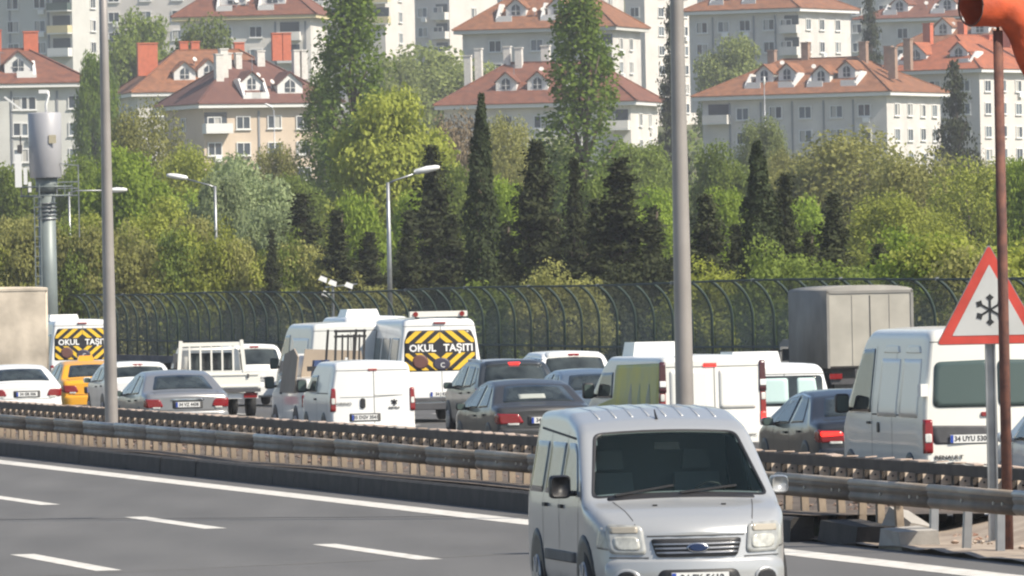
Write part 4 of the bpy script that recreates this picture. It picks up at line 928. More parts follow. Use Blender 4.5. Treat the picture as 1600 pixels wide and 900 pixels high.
def truck_body(name, label, n, t, Wd, L, zt, m, cabm, group, roof_arch=0.0, rearm=None, soft=False, cabk=1.0):
    r = thing(name, label, 'truck', rd(n, t), TH, group)
    z0 = 0.95
    # box with a slightly arched roof
    pr = [(-Wd/2, z0), (Wd/2, z0)]+[(Wd/2*math.cos(a)*(1.0 if 0 < i < 12 else 1.0), zt-roof_arch+roof_arch*math.sin(a)) for i, a in enumerate([PI*j/12 for j in range(13)])]
    b = MB(); b.prism(pr, lambda x, z: (x, 0, z), lambda x, z: (x, L, z)); bo = b.build('cargo_box', m, r, math.radians(30))
    b = MB(); b.box((0, -0.02, (z0+zt-roof_arch)/2), (Wd-0.12, 0.03, zt-roof_arch-z0-0.10)); rear = b.build('rear_doors', rearm or m, r)
    if not soft: b = MB(); b.box((0, -0.045, (z0+zt)/2-0.08), (0.015, 0.012, zt-z0-0.35)); b.build('door_gap', M_SEAM, rear)
    b = MB(); b.box((0, -0.03, zt-roof_arch-0.04), (Wd+0.01, 0.05, 0.07)); b.build('top_rail', m, r)
    for sg in (() if soft else (-1, 1)): b = MB(); b.box((sg*(Wd/2-0.03), -0.03, (z0+zt-roof_arch)/2), (0.07, 0.05, zt-roof_arch-z0)); b.build('corner_post', m, r)
    b = MB(); b.box((0, L/2, 0.82), (0.8, L, 0.22)); b.build('chassis', M_TRIM, r)
    b = MB(); b.box((0, 0.05, 0.62), (Wd-0.2, 0.10, 0.14)); b.build('under_run_bar', M_TRIM, r)
    # cab
    P = [(y_, z_*cabk) for y_, z_ in [(L+0.1, 0.55), (L+1.9, 0.55), (L+1.95, 1.25), (L+1.65, 2.15), (L+1.3, 2.3), (L+0.1, 2.3)]]
    b = MB(); b.prism(P, lambda y, z: (-Wd*0.44, y, z), lambda y, z: (Wd*0.44, y, z)); cb = b.build('cab', cabm, r)
    for sg in (-1, 1):
        b = MB(); b.prism([(y_, z_*cabk) for y_, z_ in [(L+0.6, 1.35), (L+1.75, 1.35), (L+1.5, 2.05), (L+0.6, 2.05)]], lambda y, z: (sg*Wd*0.441, y, z), lambda y, z: (sg*Wd*0.446, y, z)); b.build('side_window', M_GLASS, cb)
        b = MB(); b.box((sg*(Wd*0.44+0.18), L+1.6, 1.75*cabk), (0.2, 0.1, 0.42*cabk)); b.bar((sg*Wd*0.43, L+1.6, 1.9*cabk), (sg*(Wd*0.44+0.15), L+1.6, 1.9*cabk), 0.03); b.build('mirror', M_BLACK, cb)
        b = MB(); b.box((sg*(Wd/2-0.2), -0.03, 0.75), (0.32, 0.05, 0.13)); b.build('tail_light', M_RED, r)
        for y in (0.9, L+1.0):
            b = MB(); b.tube([(sg*(Wd/2-0.28), y, 0.42), (sg*(Wd/2-0.02), y, 0.42)], 0.42, 18); w = b.build('wheel', M_RUBBER, r, math.radians(30))
            b = MB(); b.tube([(sg*(Wd/2-0.03), y, 0.42), (sg*(Wd/2+0.0), y, 0.42)], 0.24, 14); b.build('rim', M_RIM, w)
    b = MB(); b.prism([(y_, z_*cabk) for y_, z_ in [(L+1.955, 1.28), (L+1.965, 1.29), (L+1.68, 2.12), (L+1.66, 2.12)]], lambda y, z: (-Wd*0.40, y, z), lambda y, z: (Wd*0.40, y, z)); b.build('windscreen', M_GLASS, cb)
    b = MB(); b.box((0, -0.04, 0.60), (0.52, 0.012, 0.11)); b.build('number_plate', M_PLATE, r)
    return r, bo
n, t = px(1361, 63)
M_TGREY = mat('dirty_grey_box', (0.245, 0.235, 0.215), 0.75, var=0.16, vscale=1.1); M_TGREY2 = mat('sunlit_beige_doors', (0.40, 0.38, 0.33), 0.75, var=0.12, vscale=1.4)  # rear doors paler than the box: sunlight on them put into colour
r, bo = truck_body('grey_box_truck', 'grey box truck with arched roof standing tall beyond the tall white van', n, t, 2.2, 4.3, 3.0, M_TGREY, M_TGREY, 'trucks', 0.13, M_TGREY2, cabk=0.72)
for x_ in (-0.45, 0.5): b = MB(); b.box((x_, -0.042, 1.9), (0.02, 0.012, 1.75)); b.build('door_rib', M_TGREY2, r)
n, t = px(9, 55)
M_TARP = mat('tan_tarpaulin', (0.48, 0.42, 0.34), 0.85, var=0.28, vscale=1.1, bump=0.5, bscale=2.2)
r, bo = truck_body('tarpaulin_truck', 'truck with a tan tarpaulin body cut off by the left edge', n, t, 2.5, 5.5, 3.42, M_TARP, M_WHITE2, 'trucks', 0.05, soft=True)

def pickup():
    n, t = px(354, 62); Wd = 1.74
    r = thing('white_pickup', 'white dropside pickup with a barred headboard rack behind its cab', 'pickup truck', rd(n, t), TH)
    b = MB(); b.box((0, 1.2, 0.66), (Wd, 2.4, 0.10)); b.build('bed_floor', M_TRIM, r)
    b = MB(); b.box((0, 0.02, 0.90), (Wd, 0.04, 0.40)); tg = b.build('tailgate', M_CREAM, r)
    b = MB(); b.box((0, -0.012, 1.06), (Wd-0.1, 0.03, 0.04)); b.box((0, -0.012, 0.76), (Wd-0.1, 0.03, 0.04)); b.build('tailgate_ridge', M_CREAM, tg)
    for x_ in (-0.55, 0.55): b = MB(); b.box((x_, -0.02, 1.02), (0.05, 0.03, 0.10)); b.build('latch', M_TRIM, tg)
    for sg in (-1, 1): b = MB(); b.box((sg*(Wd/2-0.02), 1.22, 0.90), (0.04, 2.34, 0.40)); b.build('bed_side', M_CREAM, r)
    v = Vehicle.__new__(Vehicle)
    P = [(2.5, 0.42), (4.6, 0.42), (4.65, 0.75), (4.5, 0.98), (3.95, 1.08), (3.45, 1.66), (3.2, 1.74), (2.6, 1.74), (2.5, 1.66)]
    b = MB(); b.prism(P, lambda y, z: (-Wd*(0.49 if z < 1.2 else 0.42), y, z), lambda y, z: (Wd*(0.49 if z < 1.2 else 0.42), y, z)); cb = b.build('cab', M_CREAM, r, math.radians(20))
    b = MB(); b.prism(rounded([(-0.60, 1.16), (0.60, 1.16), (0.56, 1.60), (-0.56, 1.60)], 0.05), lambda x, z: (x, 2.488, z), lambda x, z: (x, 2.499, z)); b.build('rear_window', M_GLASS, cb)
    b = MB(); b.prism([(-0.62, 1.12), (0.62, 1.12), (0.58, 1.62), (-0.58, 1.62)], lambda x, z: (x, 3.97-(z-1.08)*0.86, z), lambda x, z: (x, 3.98-(z-1.08)*0.86, z+.004)); b.build('windscreen', M_GLASS, cb)
    for sg in (-1, 1):
        b = MB(); b.prism([(2.62, 1.16), (3.75, 1.16), (3.4, 1.6), (2.62, 1.6)], lambda y, z: (sg*Wd*0.455, y, z), lambda y, z: (sg*Wd*0.462, y, z)); b.build('side_window', M_GLASS, cb)
        b = MB(); b.box((sg*(Wd/2+0.10), 3.5, 1.25), (0.18, 0.08, 0.22)); b.bar((sg*Wd*0.45, 3.5, 1.2), (sg*(Wd/2+.08), 3.5, 1.2), 0.03); b.build('mirror', M_BLACK, cb)
    rk = MB()
    fr = MB(); 
    for sg in (-1, 1):
        b = MB(); b.bar((sg*0.86, 2.36, 0.95), (sg*0.78, 2.36, 1.92), 0.09); b.build('rack_post', M_CREAM, r)
    b = MB(); b.bar((-0.80, 2.36, 1.82), (0.80, 2.36, 1.82), 0.06, 0.10); b.build('rack_rail', M_CREAM, r)
    b = MB(); b.bar((-0.84, 2.36, 1.10), (0.84, 2.36, 1.10), 0.05, 0.08); b.build('rack_rail', M_CREAM, r)
    for i in range(5): b = MB(); x_ = -0.56+i*0.28; b.bar((x_, 2.36, 1.12), (x_, 2.36, 1.80), 0.045); b.build('rack_bar', M_CREAM, r)
    b = MB(); b.box((0, 0.15, 0.52), (Wd-0.1, 0.1, 0.14)); b.build('rear_bumper', M_LAMP, r)
    for sg in (-1, 1):
        b = MB(); b.box((sg*0.62, 0.09, 0.53), (0.34, 0.06, 0.12)); b.build('tail_light', M_RED, r)
        for y in (0.8, 3.7):
            b = MB(); b.tube([(sg*(Wd/2-0.24), y, 0.31), (sg*(Wd/2-0.04), y, 0.31)], 0.31, 18); w = b.build('wheel', M_RUBBER, r, math.radians(30))
            b = MB(); b.tube([(sg*(Wd/2-0.05), y, 0.31), (sg*(Wd/2-0.02), y, 0.31)], 0.18, 14); b.build('rim', M_RIM, w)
    b = MB(); b.box((0, 2.3, 0.5), (0.7, 4.2, 0.12)); b.build('chassis', M_TRIM, r)
pickup()
def glass_carrier():
    n, t = px(536, 75); Wd = 1.74
    v = panel_van('glass_carrier', 'white open van carrying a leaning beige board and black glazing rack', n, t, M_WHITE2, 4.4, Wd, 1.30, zf=1.0, nose=0.8, scr=0.3, front_window=False, belt=1.2, rtop=0.9, tail=(0.7, 0.95), plate=None, mir=False)
    r = v.r
    P = [(2.4, 1.1), (3.62, 1.12), (3.25, 1.74), (3.0, 1.80), (2.4, 1.80)]
    b = MB(); b.prism(P, lambda y, z: (-Wd*(0.48 if z < 1.2 else 0.42), y, z), lambda y, z: (Wd*(0.48 if z < 1.2 else 0.42), y, z)); cb = b.build('cab', M_WHITE, r, math.radians(20))
    for sg in (-1, 1):
        b = MB(); b.prism([(2.62, 1.16), (3.45, 1.16), (3.12, 1.66), (2.62, 1.66)], lambda y, z: (sg*Wd*0.452, y, z), lambda y, z: (sg*Wd*0.460, y, z)); b.build('side_window', M_GLASS, cb)
    v.mirror(3.25, 1.2, 0.2, 0.26)
    bd = mat('beige_board', (0.33, 0.27, 0.21), 0.8, var=0.1, vscale=1.2)
    b = MB(); b.prism([(0.5, 1.0), (2.35, 1.0), (2.25, 1.80), (1.1, 1.92), (0.5, 1.75)], lambda y, z: (-Wd/2-0.10+(z-0.9)*0.13, y, z), lambda y, z: (-Wd/2-0.07+(z-0.9)*0.13, y, z)); b.build('leaning_board', bd, r)
    b = MB(); b.prism([(-0.50, 1.30), (0.86, 1.30), (0.80, 1.84), (-0.40, 1.90)], lambda x, z: (x, 2.28, z), lambda x, z: (x, 2.31, z)); b.build('headboard', bd, r)
    mk = mat('rack_black', (0.02, 0.02, 0.022), 0.6)
    for x_ in (-0.10, 0.50):
        b = MB(); b.bar((x_-0.04, 0.2, 1.30), (x_+0.03, 0.3, 2.30), 0.045); b.build('rack_post', mk, r)
        b = MB(); b.bar((x_-0.04, 1.4, 1.30), (x_+0.03, 1.3, 2.30), 0.045); b.build('rack_post', mk, r)
    for z in (2.27, 2.16, 1.62, 1.45):
        b = MB(); b.bar((-0.12, 0.27, z), (0.56, 0.27, z), 0.05); b.build('rack_rail', mk, r)
    for i in range(4): b = MB(); b.bar((0.03+i*0.12, 0.27, 1.45), (0.06+i*0.12, 0.29, 2.2), 0.035); b.build('rack_bar', mk, r)
    b = MB(); b.bar((-0.7, 0.3, 1.5), (0.8, 0.3, 1.5), 0.04, 0.10); b.build('rack_rail', mk, r)
    b = MB(); b.bar((0.02, 0.1, 1.2), (0.10, 0.1, 1.72), 0.05); b.build('white_strut', M_LAMP, r)
    b = MB(); b.box((-0.35, 0.6, 1.5), (0.4, 0.3, 0.35), taper=0.8); b.build('blue_wrap', mat('blue_sheet', (0.03, 0.06, 0.16), 0.7), r)
glass_carrier()

# ------------------------------------------------------------------ curved safety fence beyond the far carriageway
FN = 56.0
M_MESH = bpy.data.materials.new('fence_mesh'); M_MESH.use_nodes = True
nt = M_MESH.node_tree; bs = nt.nodes['Principled BSDF']; bs.inputs['Base Color'].default_value = (0.13, 0.16, 0.14, 1); bs.inputs['Roughness'].default_value = 0.6
tr = nt.nodes.new('ShaderNodeBsdfTransparent'); mx = nt.nodes.new('ShaderNodeMixShader'); tcn = nt.nodes.new('ShaderNodeTexCoord'); nz = nt.nodes.new('ShaderNodeTexNoise')
nz.inputs['Scale'].default_value = 1.3; mr = nt.nodes.new('ShaderNodeMapRange'); mr.inputs['To Min'].default_value = 0.44; mr.inputs['To Max'].default_value = 0.56
nt.links.new(tcn.outputs['Object'], nz.inputs['Vector']); nt.links.new(nz.outputs['Fac'], mr.inputs['Value']); nt.links.new(mr.outputs[0], mx.inputs[0])
nt.links.new(tr.outputs[0], mx.inputs[1]); nt.links.new(bs.outputs[0], mx.inputs[2]); nt.links.new(mx.outputs[0], nt.nodes['Material Output'].inputs[0])
fence = thing('curved_safety_fence', 'dark green mesh fence with posts curving over at the top behind the traffic', 'fence')
FT = 3.13; SP = 2.8
def fcurve(k=9):
    pts = [(0.0, 0.0), (0.0, 1.75)]; R = 1.15
    for i in range(1, k+1):
        a = i/k*math.radians(62); pts.append((-(R-R*math.cos(a)), 1.75+R*math.sin(a)*1.3))
    f = (FT-0.5)/pts[-1][1]
    return [(x, 0.5+z*f) for x, z in pts]
FC = fcurve()
b = MB(); b.tube([(x, 0, z) for x, z in FC], 0.045, 8); postm = b.mesh('post', M_FENCE, True)
b = MB(); vs = []
for x, z in [(0, 0.62)]+[p for p in FC if p[1] > 1.2]: vs += [(x+0.05, 0.06, z), (x+0.05, SP-0.06, z)]
k = len(vs)//2; b.add(vs, [(2*i, 2*i+1, 2*i+3, 2*i+2) for i in range(k-1)]); panm = b.mesh('mesh_panel', M_MESH)
b = MB(); b.bar((0, 0, 0), (0, SP, 0), 0.07, 0.07); railm = b.mesh('rail', M_FENCE)
b = MB(); b.tube([(0, 0, 0), (0, SP, 0)], 0.035, 6); railt = b.mesh('top_rail', M_FENCE)
capb = MB(); capb.tube([(0, 0, -0.03), (0, 0, 0.05)], 0.05, 6); capfm = capb.mesh('post_cap', M_GALV)
t = 150.0; i = 0
while t < 420:
    dz = 0.035*math.sin(t*0.055)+0.03*math.sin(t*0.13+1)
    p = link('post', postm, fence, rd(FN, t, dz), (0, 0, TH))
    link('mesh_panel', panm, fence, rd(FN, t, dz), (0, 0, TH))
    link('rail', railm, fence, rd(FN, t, 1.20+dz), (0, 0, TH))
    link('top_rail', railt, fence, rd(FN+FC[-1][0], t, FT+dz), (0, 0, TH))
    if i % 4 == 0: link('post_cap', capfm, p, (FC[-1][0], 0, FT))
    t += SP; i += 1
M_PARA = mat('parapet_concrete', (0.11, 0.105, 0.11), 0.9, var=0.25, vscale=1.0)
pw = thing('parapet_wall', 'low grey concrete parapet wall carrying the curved fence', 'wall')
b = MB(); b.box((0.02, SP*2-0.01, 0.28), (0.30, SP*4-0.02, 0.62)); wm = b.mesh('wall_segment', M_PARA)
t = 150.0
while t < 420: link('wall_segment', wm, pw, rd(FN, t, 0), (0, 0, TH)); t += SP*4

# ------------------------------------------------------------------ lamps and mast beyond the fence
def street_lamp(x, ytop, Y, hx, hy, label, r0=0.075):
    p = at(x, ytop, Y); h = p.z; q = at(hx, hy, Y)
    r = thing('street_lamp', label, 'street lamp', (p.x, Y, 0), 0, 'street lamps beyond the fence')
    b = MB(); b.tube([(0, 0, 0), (0, 0, h*0.6), (0, 0, h)], [r0*1.25, r0, r0*0.75], 10); b.build('post', M_GALV, r, True)
    d = Vector((q.x-p.x, 0, q.z-h)); sg = 1 if d.x > 0 else -1
    b = MB(); b.tube([(0, 0, h-0.05), (d.x*0.15, 0, h+0.05), (d.x*0.8, 0, h+d.z*0.8)], 0.035, 8); b.build('arm', M_GALV, r, True)
    b = MB(); c = Vector((d.x, 0, h+d.z)); rot = Matrix.Rotation(-math.atan2(d.z*0.6, abs(d.x))*sg, 3, 'Y')
    P = []
    for f, w, hh in ((-0.5, 0.06, 0.04), (-0.42, 0.13, 0.10), (0.0, 0.17, 0.13), (0.35, 0.14, 0.10), (0.5, 0.06, 0.05)):
        P += [c+rot @ Vector((f*0.95*sg, w*math.cos(a), hh*math.sin(a))) for a in [2*PI*j/8 for j in range(8)]]
    b.add(P, [(i*8+j, i*8+(j+1) % 8, i*8+8+(j+1) % 8, i*8+8+j) for i in range(4) for j in range(8)]+[tuple(range(8)), tuple(range(32, 40))]); b.build('lamp_head', M_LAMP, r, True)
street_lamp(606, 285, 325, 667, 265, 'single-arm street lamp in the middle beyond the fence, head tilted to the right', 0.085)
street_lamp(336, 291, 395, 277, 276, 'slender street lamp with its head pointing left, before the left shrubs')
street_lamp(108, 300, 420, 183, 297, 'leaning street lamp with its head just right of the left lighting column', 0.06)
street_lamp(1194, 138, 1000, 1194, 126, 'thin lamp standing in front of the right-hand white house')
street_lamp(428, 172, 960, 420, 165, 'thin lamp standing in front of the beige house on the left')
def flood():
    p = at(520, 440, 330); r = thing('floodlight_post', 'small post with white floodlights just above the fence', 'floodlight', (p.x, 330, 0))
    b = MB(); b.tube([(0, 0, 0), (0, 0, p.z)], 0.05, 8); b.build('post', M_GALV, r)
    b = MB(); b.bar((-0.3, 0, p.z-0.2), (0.9, 0, p.z-0.1), 0.05); b.build('crossbar', M_GALV, r)
    for x_, z_ in ((-0.35, 0.1), (0.0, -0.05), (-0.25, -0.45), (0.6, -0.15)): b = MB(); b.box((x_, -0.1, p.z+z_), (0.32, 0.2, 0.18), Matrix.Rotation(0.4, 3, 'Y'), 0.8); b.build('lamp', M_LAMP, r)
flood()
def mast():
    Y = 345.0; p = at(76, 455, Y); s = FPX/Y
    z = lambda y: EYE+(450-y+ROLL*724)/s
    r = thing('antenna_mast', 'grey antenna mast with large cylindrical drum and ladder at the left', 'antenna mast', (p.x, Y, 0))
    mg = mat('mast_grey_green', (0.19, 0.22, 0.215), 0.5, 0.2, var=0.12, vscale=1.0); md = mat('drum_grey', (0.37, 0.37, 0.39), 0.45, 0.1, var=0.06, vscale=0.8)
    b = MB(); b.tube([(0, 0, 0), (0, 0, z(300))], [0.36, 0.33], 18); b.build('column', mg, r, True)
    b = MB(); b.tube([(-0.02, 0, z(278)), (-0.02, 0, z(277)), (-0.02, 0, z(178)), (-0.02, 0, z(176))], [0.6, 0.62, 0.64, 0.6], 24); b.build('drum', md, r, math.radians(30))
    b = MB(); b.tube([(0, 0, z(300)), (0, 0, z(278))], 0.42, 18); b.build('drum_base', mg, r, True)
    b = MB(); b.box((0.30, -0.63, z(218)), (0.28, 0.03, 0.32)); b.build('notice', mat('notice_tan', (0.45, 0.40, 0.28), 0.7), r)
    for zz in (292, 306):
        b = MB(); b.tube([(1.0*math.cos(a), 1.0*math.sin(a), z(zz)) for a in [2*PI*j/16 for j in range(17)]], 0.03, 6); b.build('platform_ring', mg, r, True)
    for j in range(6):
        a = 2*PI*j/6+.3; b = MB(); b.bar((1.0*math.cos(a), 1.0*math.sin(a), z(308)), (1.0*math.cos(a), 1.0*math.sin(a), z(288)), 0.045); b.build('platform_post', mg, r)
        b = MB(); b.bar((0.3*math.cos(a), 0.3*math.sin(a), z(306)), (1.0*math.cos(a), 1.0*math.sin(a), z(306)), 0.045); b.build('platform_arm', mg, r)
    for zz in (285, 295, 306): b = MB(); b.bar((0.4, -0.3, z(zz)), (1.25, -0.3, z(zz)), 0.04); b.build('side_rail', M_GALV, r)
    for x_ in (0.42, 1.25): b = MB(); b.bar((x_, -0.3, z(258 if x_ > 1 else 284)), (x_, -0.3, z(372 if x_ > 1 else 308)), 0.04); b.build('side_post', M_GALV, r)
    b = MB(); b.bar((0.55, -0.3, z(256)), (1.28, -0.3, z(260)), 0.035); b.build('side_rail', M_GALV, r)
    # ladder
    for x_ in (-0.46, -0.22): b = MB(); b.bar((x_, -0.40, 0.2), (x_, -0.40, z(308)), 0.045); b.build('ladder_rail', mg, r)
    for k in range(18): b = MB(); b.bar((-0.46, -0.40, 0.5+k*0.38), (-0.22, -0.40, 0.5+k*0.38), 0.03); b.build('ladder_rung', M_GALV, r)
    for k in range(5): b = MB(); b.tube([(0.36*math.cos(a), 0.36*math.sin(a), z(318+k*6)) for a in [2*PI*j/16 for j in range(17)]], 0.03, 6); b.build('clamp_ring', M_GALV, r, True)
    # panel antennas left of the drum
    for x_, z0, z1, w in ((-1.05, 292, 240, 0.26), (-0.78, 288, 262, 0.14), (-0.62, 300, 284, 0.12)):
        b = MB(); b.box((x_, -0.35, (z(z0)+z(z1))/2), (w, 0.16, z(z1)-z(z0))); b.build('panel_antenna', M_LAMP, r)
    b = MB(); b.bar((-0.95, -0.3, z(305)), (-0.95, -0.3, z(212)), 0.05); b.build('antenna_pole', M_TRIM, r)
    b = MB(); b.box((-0.98, -0.35, z(232)), (0.18, 0.2, 0.3)); b.build('radio_unit', M_TRIM, r)
    b = MB(); b.tube([(0.05, 0, z(178)), (0.05, 0, z(162)), (0.15, 0, z(150)), (0.12, 0, z(142))], 0.05, 8); b.build('mast_head', M_LAMP, r, True)
    b = MB(); b.box((-0.05, 0, z(143)), (0.34, 0.25, 0.14)); b.build('head_lamp', M_LAMP, r)
    b = MB(); b.bar((-0.85, 0, z(172)), (-1.55, 0, z(150)), 0.07); b.build('spare_arm', M_LAMP, r)
mast()

# ------------------------------------------------------------------ houses on the hillside
def tile_mat(name, c1, c2):
    m = mat(name, c1, 0.9, col2=c2, vscale=1.3, bump=0.8, bscale=4)
    return m
T_ORANGE = tile_mat('orange_tile', (0.27, 0.115, 0.055), (0.165, 0.072, 0.038)); T_RED = tile_mat('red_tile', (0.38, 0.115, 0.05), (0.26, 0.08, 0.038))
T_BROWN = tile_mat('brown_tile', (0.145, 0.065, 0.048), (0.115, 0.05, 0.04)); T_RUST = tile_mat('rust_tile', (0.20, 0.078, 0.045), (0.125, 0.05, 0.034))
W_WHITE = mat('white_render', (0.63, 0.605, 0.565), 0.9, var=0.10, vscale=0.45); W_GREY = mat('pale_grey_render', (0.57, 0.55, 0.52), 0.9, var=0.10, vscale=0.45)
W_BEIGE = mat('beige_render', (0.56, 0.46, 0.36), 0.9, var=0.07, vscale=0.3); W_PINK = mat('pinkish_render', (0.60, 0.565, 0.53), 0.9, var=0.06, vscale=0.3)
W_CREAM = mat('cream_render', (0.53, 0.53, 0.50), 0.9, var=0.07, vscale=0.3); W_YEL = mat('yellow_render', (0.58, 0.50, 0.30), 0.9, var=0.07, vscale=0.3)
M_FRAME = mat('window_frame', (0.68, 0.68, 0.66), 0.6); M_PANE = mat('window_pane', (0.04, 0.055, 0.075), 0.12, spec=0.6); M_PANE2 = mat('bluish_pane', (0.12, 0.15, 0.18), 0.15, spec=0.6); M_CURT = mat('curtain', (0.42, 0.41, 0.38), 0.9); M_PIPE = mat('downpipe', (0.22, 0.23, 0.25), 0.6)
M_CHIM = mat('chimney_brown', (0.30, 0.20, 0.15), 0.9, var=0.15); M_CHIMW = mat('chimney_white', (0.62, 0.60, 0.56), 0.9, var=0.1); M_CHIMO = mat('chimney_orange', (0.52, 0.14, 0.07), 0.85, var=0.1)
WIN = {}; rh_ = random.Random(3)
ACM = MB().box((0.3, -0.22, 0), (0.85, 0.34, 0.58)).mesh('air_conditioner', M_LAMP)
def window_meshes(w, h):
    key = (round(w, 2), round(h, 2))
    if key in WIN: return WIN[key]
    b = MB(); f = 0.11
    b.box((0, -0.05, h/2-f/2), (w, 0.16, f)); b.box((0, -0.05, -h/2+f/2), (w, 0.16, f))
    for x in (-w/2+f/2, w/2-f/2): b.box((x, -0.05, 0), (f, 0.16, h-2*f))
    b.box((0, -0.04, 0), (0.09, 0.12, h-2*f)); b.box((0, -0.09, -h/2-0.05), (w+0.2, 0.26, 0.09))
    g = MB(); g.box((0, -0.015, 0), (w-2*f, 0.05, h-2*f))
    c_ = MB(); c_.box((-w*0.2, -0.045, 0), (w*0.32, 0.03, h-2*f-0.02))
    WIN[key] = (b.mesh('window', M_FRAME), g.mesh('pane', M_PANE), g.mesh('pane', M_PANE2), c_.mesh('curtain', M_CURT)); return WIN[key]
def house(label, xl, xc, xr, ye, Y, ang, wall, tile, rh=4.5, floors=3, wallh=13.0, front=None, side=None, dormers=(), chim=(), over=0.9, fascia=M_FRAME, balc=(), dside=(), roof=True, name='hillside_house', group='houses on the hillside', pil=(), depth=None):
    """xl..xc is the long front, xc..xr the flank (ang > 0); for ang < 0 the flank shows on the left, xr..xl is the front and xl..xc the flank"""
    s = FPX/Y; a = math.radians(abs(ang)); sg = 1 if ang > 0 else -1
    if sg > 0: Wd = (xc-xl)/s/math.cos(a); D = depth or (xr-xc)/s/math.sin(a); cor = at(xc, ye, Y)
    else: Wd = (xr-xc)/s/math.cos(a); D = depth or (xc-xl)/s/math.sin(a); cor = at(xc, ye, Y)
    ez = cor.z; rz = -a*sg
    r = thing(name, label, 'house', (cor.x, cor.y, ez-wallh), rz, group)
    E = wallh                         # eave height in local coordinates
    X0, X1 = (-Wd, 0) if sg > 0 else (0, Wd)
    fx = lambda p: (X0+Wd*p)
    b = MB(); b.box(((X0+X1)/2, D/2, E/2), (Wd, D, E)); wo = b.build('wall', wall, r)
    for p in pil:
        b = MB(); b.box((fx(p), -0.04, E/2-0.2), (0.22, 0.12, E-0.5)); b.build('downpipe', M_PIPE, r)
    if roof:
        o = over
        b = MB(); b.box(((X0+X1)/2, D/2, E+0.12), (Wd+2*o, D+2*o, 0.42)); b.build('eave_fascia', fascia, r)
        A = [(X0-o-0.12, -o-0.12), (X1+o+0.12, -o-0.12), (X1+o+0.12, D+o+0.12), (X0-o-0.12, D+o+0.12)]; zz = E+0.335
        w_, d_ = A[1][0]-A[0][0], A[2][1]-A[1][1]
        if w_ >= d_: R0, R1 = ((A[0][0]+d_/2*0.9, D/2), (A[1][0]-d_/2*0.9, D/2)); sl = d_/2
        else: R0, R1 = (((X0+X1)/2, A[0][1]+w_/2*0.9), ((X0+X1)/2, A[2][1]-w_/2*0.9)); sl = w_/2
        b = MB(); vs = [(x, y, zz) for x, y in A]+[(x, y, zz+0.10) for x, y in A]+[(*R0, zz+rh), (*R1, zz+rh)]
        fs = [(3, 2, 1, 0)]+[(i, (i+1) % 4, 4+(i+1) % 4, 4+i) for i in range(4)]
        fs += ([(4, 5, 9, 8), (5, 6, 9), (6, 7, 8, 9), (7, 4, 8)] if w_ >= d_ else [(4, 5, 8), (5, 6, 9, 8), (6, 7, 9), (7, 4, 8, 9)])
        b.add(vs, fs); ro = b.build('roof', tile, r)
        rb = MB()
        for pa, pb in ((8, 9), (4, 8), (5, 9 if w_ >= d_ else 8), (6, 9), (7, 8 if w_ >= d_ else 9)): rb.bar(vs[pa], vs[pb], 0.28, 0.22)
        stuff(rb.build('ridge_tiles', tile, ro))
        def roof_z(y): return zz+0.10+(rh-0.1)*min(1, max(0, (y+o+0.12)/(d_/2)))
        for p, w, back in dormers:
            x = fx(p); y0 = back; zb = roof_z(y0)-0.1; hh = 1.15; gh = w*0.42
            dep = 3.2
            b = MB(); pr = [(x-w/2, zb), (x+w/2, zb), (x+w/2, zb+hh), (x, zb+hh+gh), (x-w/2, zb+hh)]
            b.prism(pr, lambda u, z: (u, y0, z), lambda u, z: (u, y0+dep, z)); dm = b.build('dormer', M_FRAME, ro)
            b = MB(); e = 0.18
            for q in (-1, 1):
                P = [(x, zb+hh+gh+0.02), (x+q*(w/2+e), zb+hh-e*0.8), (x+q*(w/2+e), zb+hh-e*0.8+0.14), (x, zb+hh+gh+0.18)]
                b.prism(P, lambda u, z: (u, y0-0.3, z), lambda u, z: (u, y0+dep, z))
            b.build('dormer_roof', tile, dm)
            P = rounded([(x-w*0.2, zb+0.25), (x+w*0.2, zb+0.25), (x+w*0.2, zb+hh+0.1), (x, zb+hh+gh*0.45), (x-w*0.2, zb+hh+0.1)], 0.1)
            b = MB(); b.prism(P, lambda u, z: (u, y0-0.05, z), lambda u, z: (u, y0+0.05, z)); b.build('dormer_window', M_PANE, dm)
            b = MB(); b.bar((x, y0-0.09, zb+0.25), (x, y0-0.09, zb+hh+gh*0.4), 0.08, 0.06); b.bar((x-w*.2, y0-.09, zb+hh*0.62), (x+w*.2, y0-.09, zb+hh*0.62), 0.07, 0.06); b.build('window_bar', M_FRAME, dm)
        for p, w, back in dside:      # sloping white parapets of the roof terraces
            x = fx(p)
            b = MB(); b.prism([(back-0.9, roof_z(back-0.9)-0.05), (back+2.2, roof_z(back+2.2)-0.05), (back+2.2, roof_z(back+2.2)+0.25), (back+0.8, roof_z(back+2.2)+0.3), (back-0.9, roof_z(back-0.9)+0.35)], lambda y, z: (x, y, z), lambda y, z: (x+w, y, z)); b.build('terrace_parapet', M_FRAME, ro)
            b = MB(); b.box((x+w+0.9*(1 if w > 0 else -1), back-0.85, roof_z(back-0.9)+0.35), (1.8, 0.1, 0.75)); b.build('terrace_rail', M_FRAME, ro)
        for p, q, w, h, m in chim:
            x = fx(p); y = D*q; zt = zz+rh*(1-abs(q-0.5)*1.6)
            b = MB(); b.box((x, y, zt+h/2-0.8), (w, 0.8, h+1.2)); c = b.build('chimney', m, ro)
            b = MB(); b.box((x, y, zt+h-0.12), (w+0.16, 0.96, 0.14)); b.build('chimney_cap', m, c)
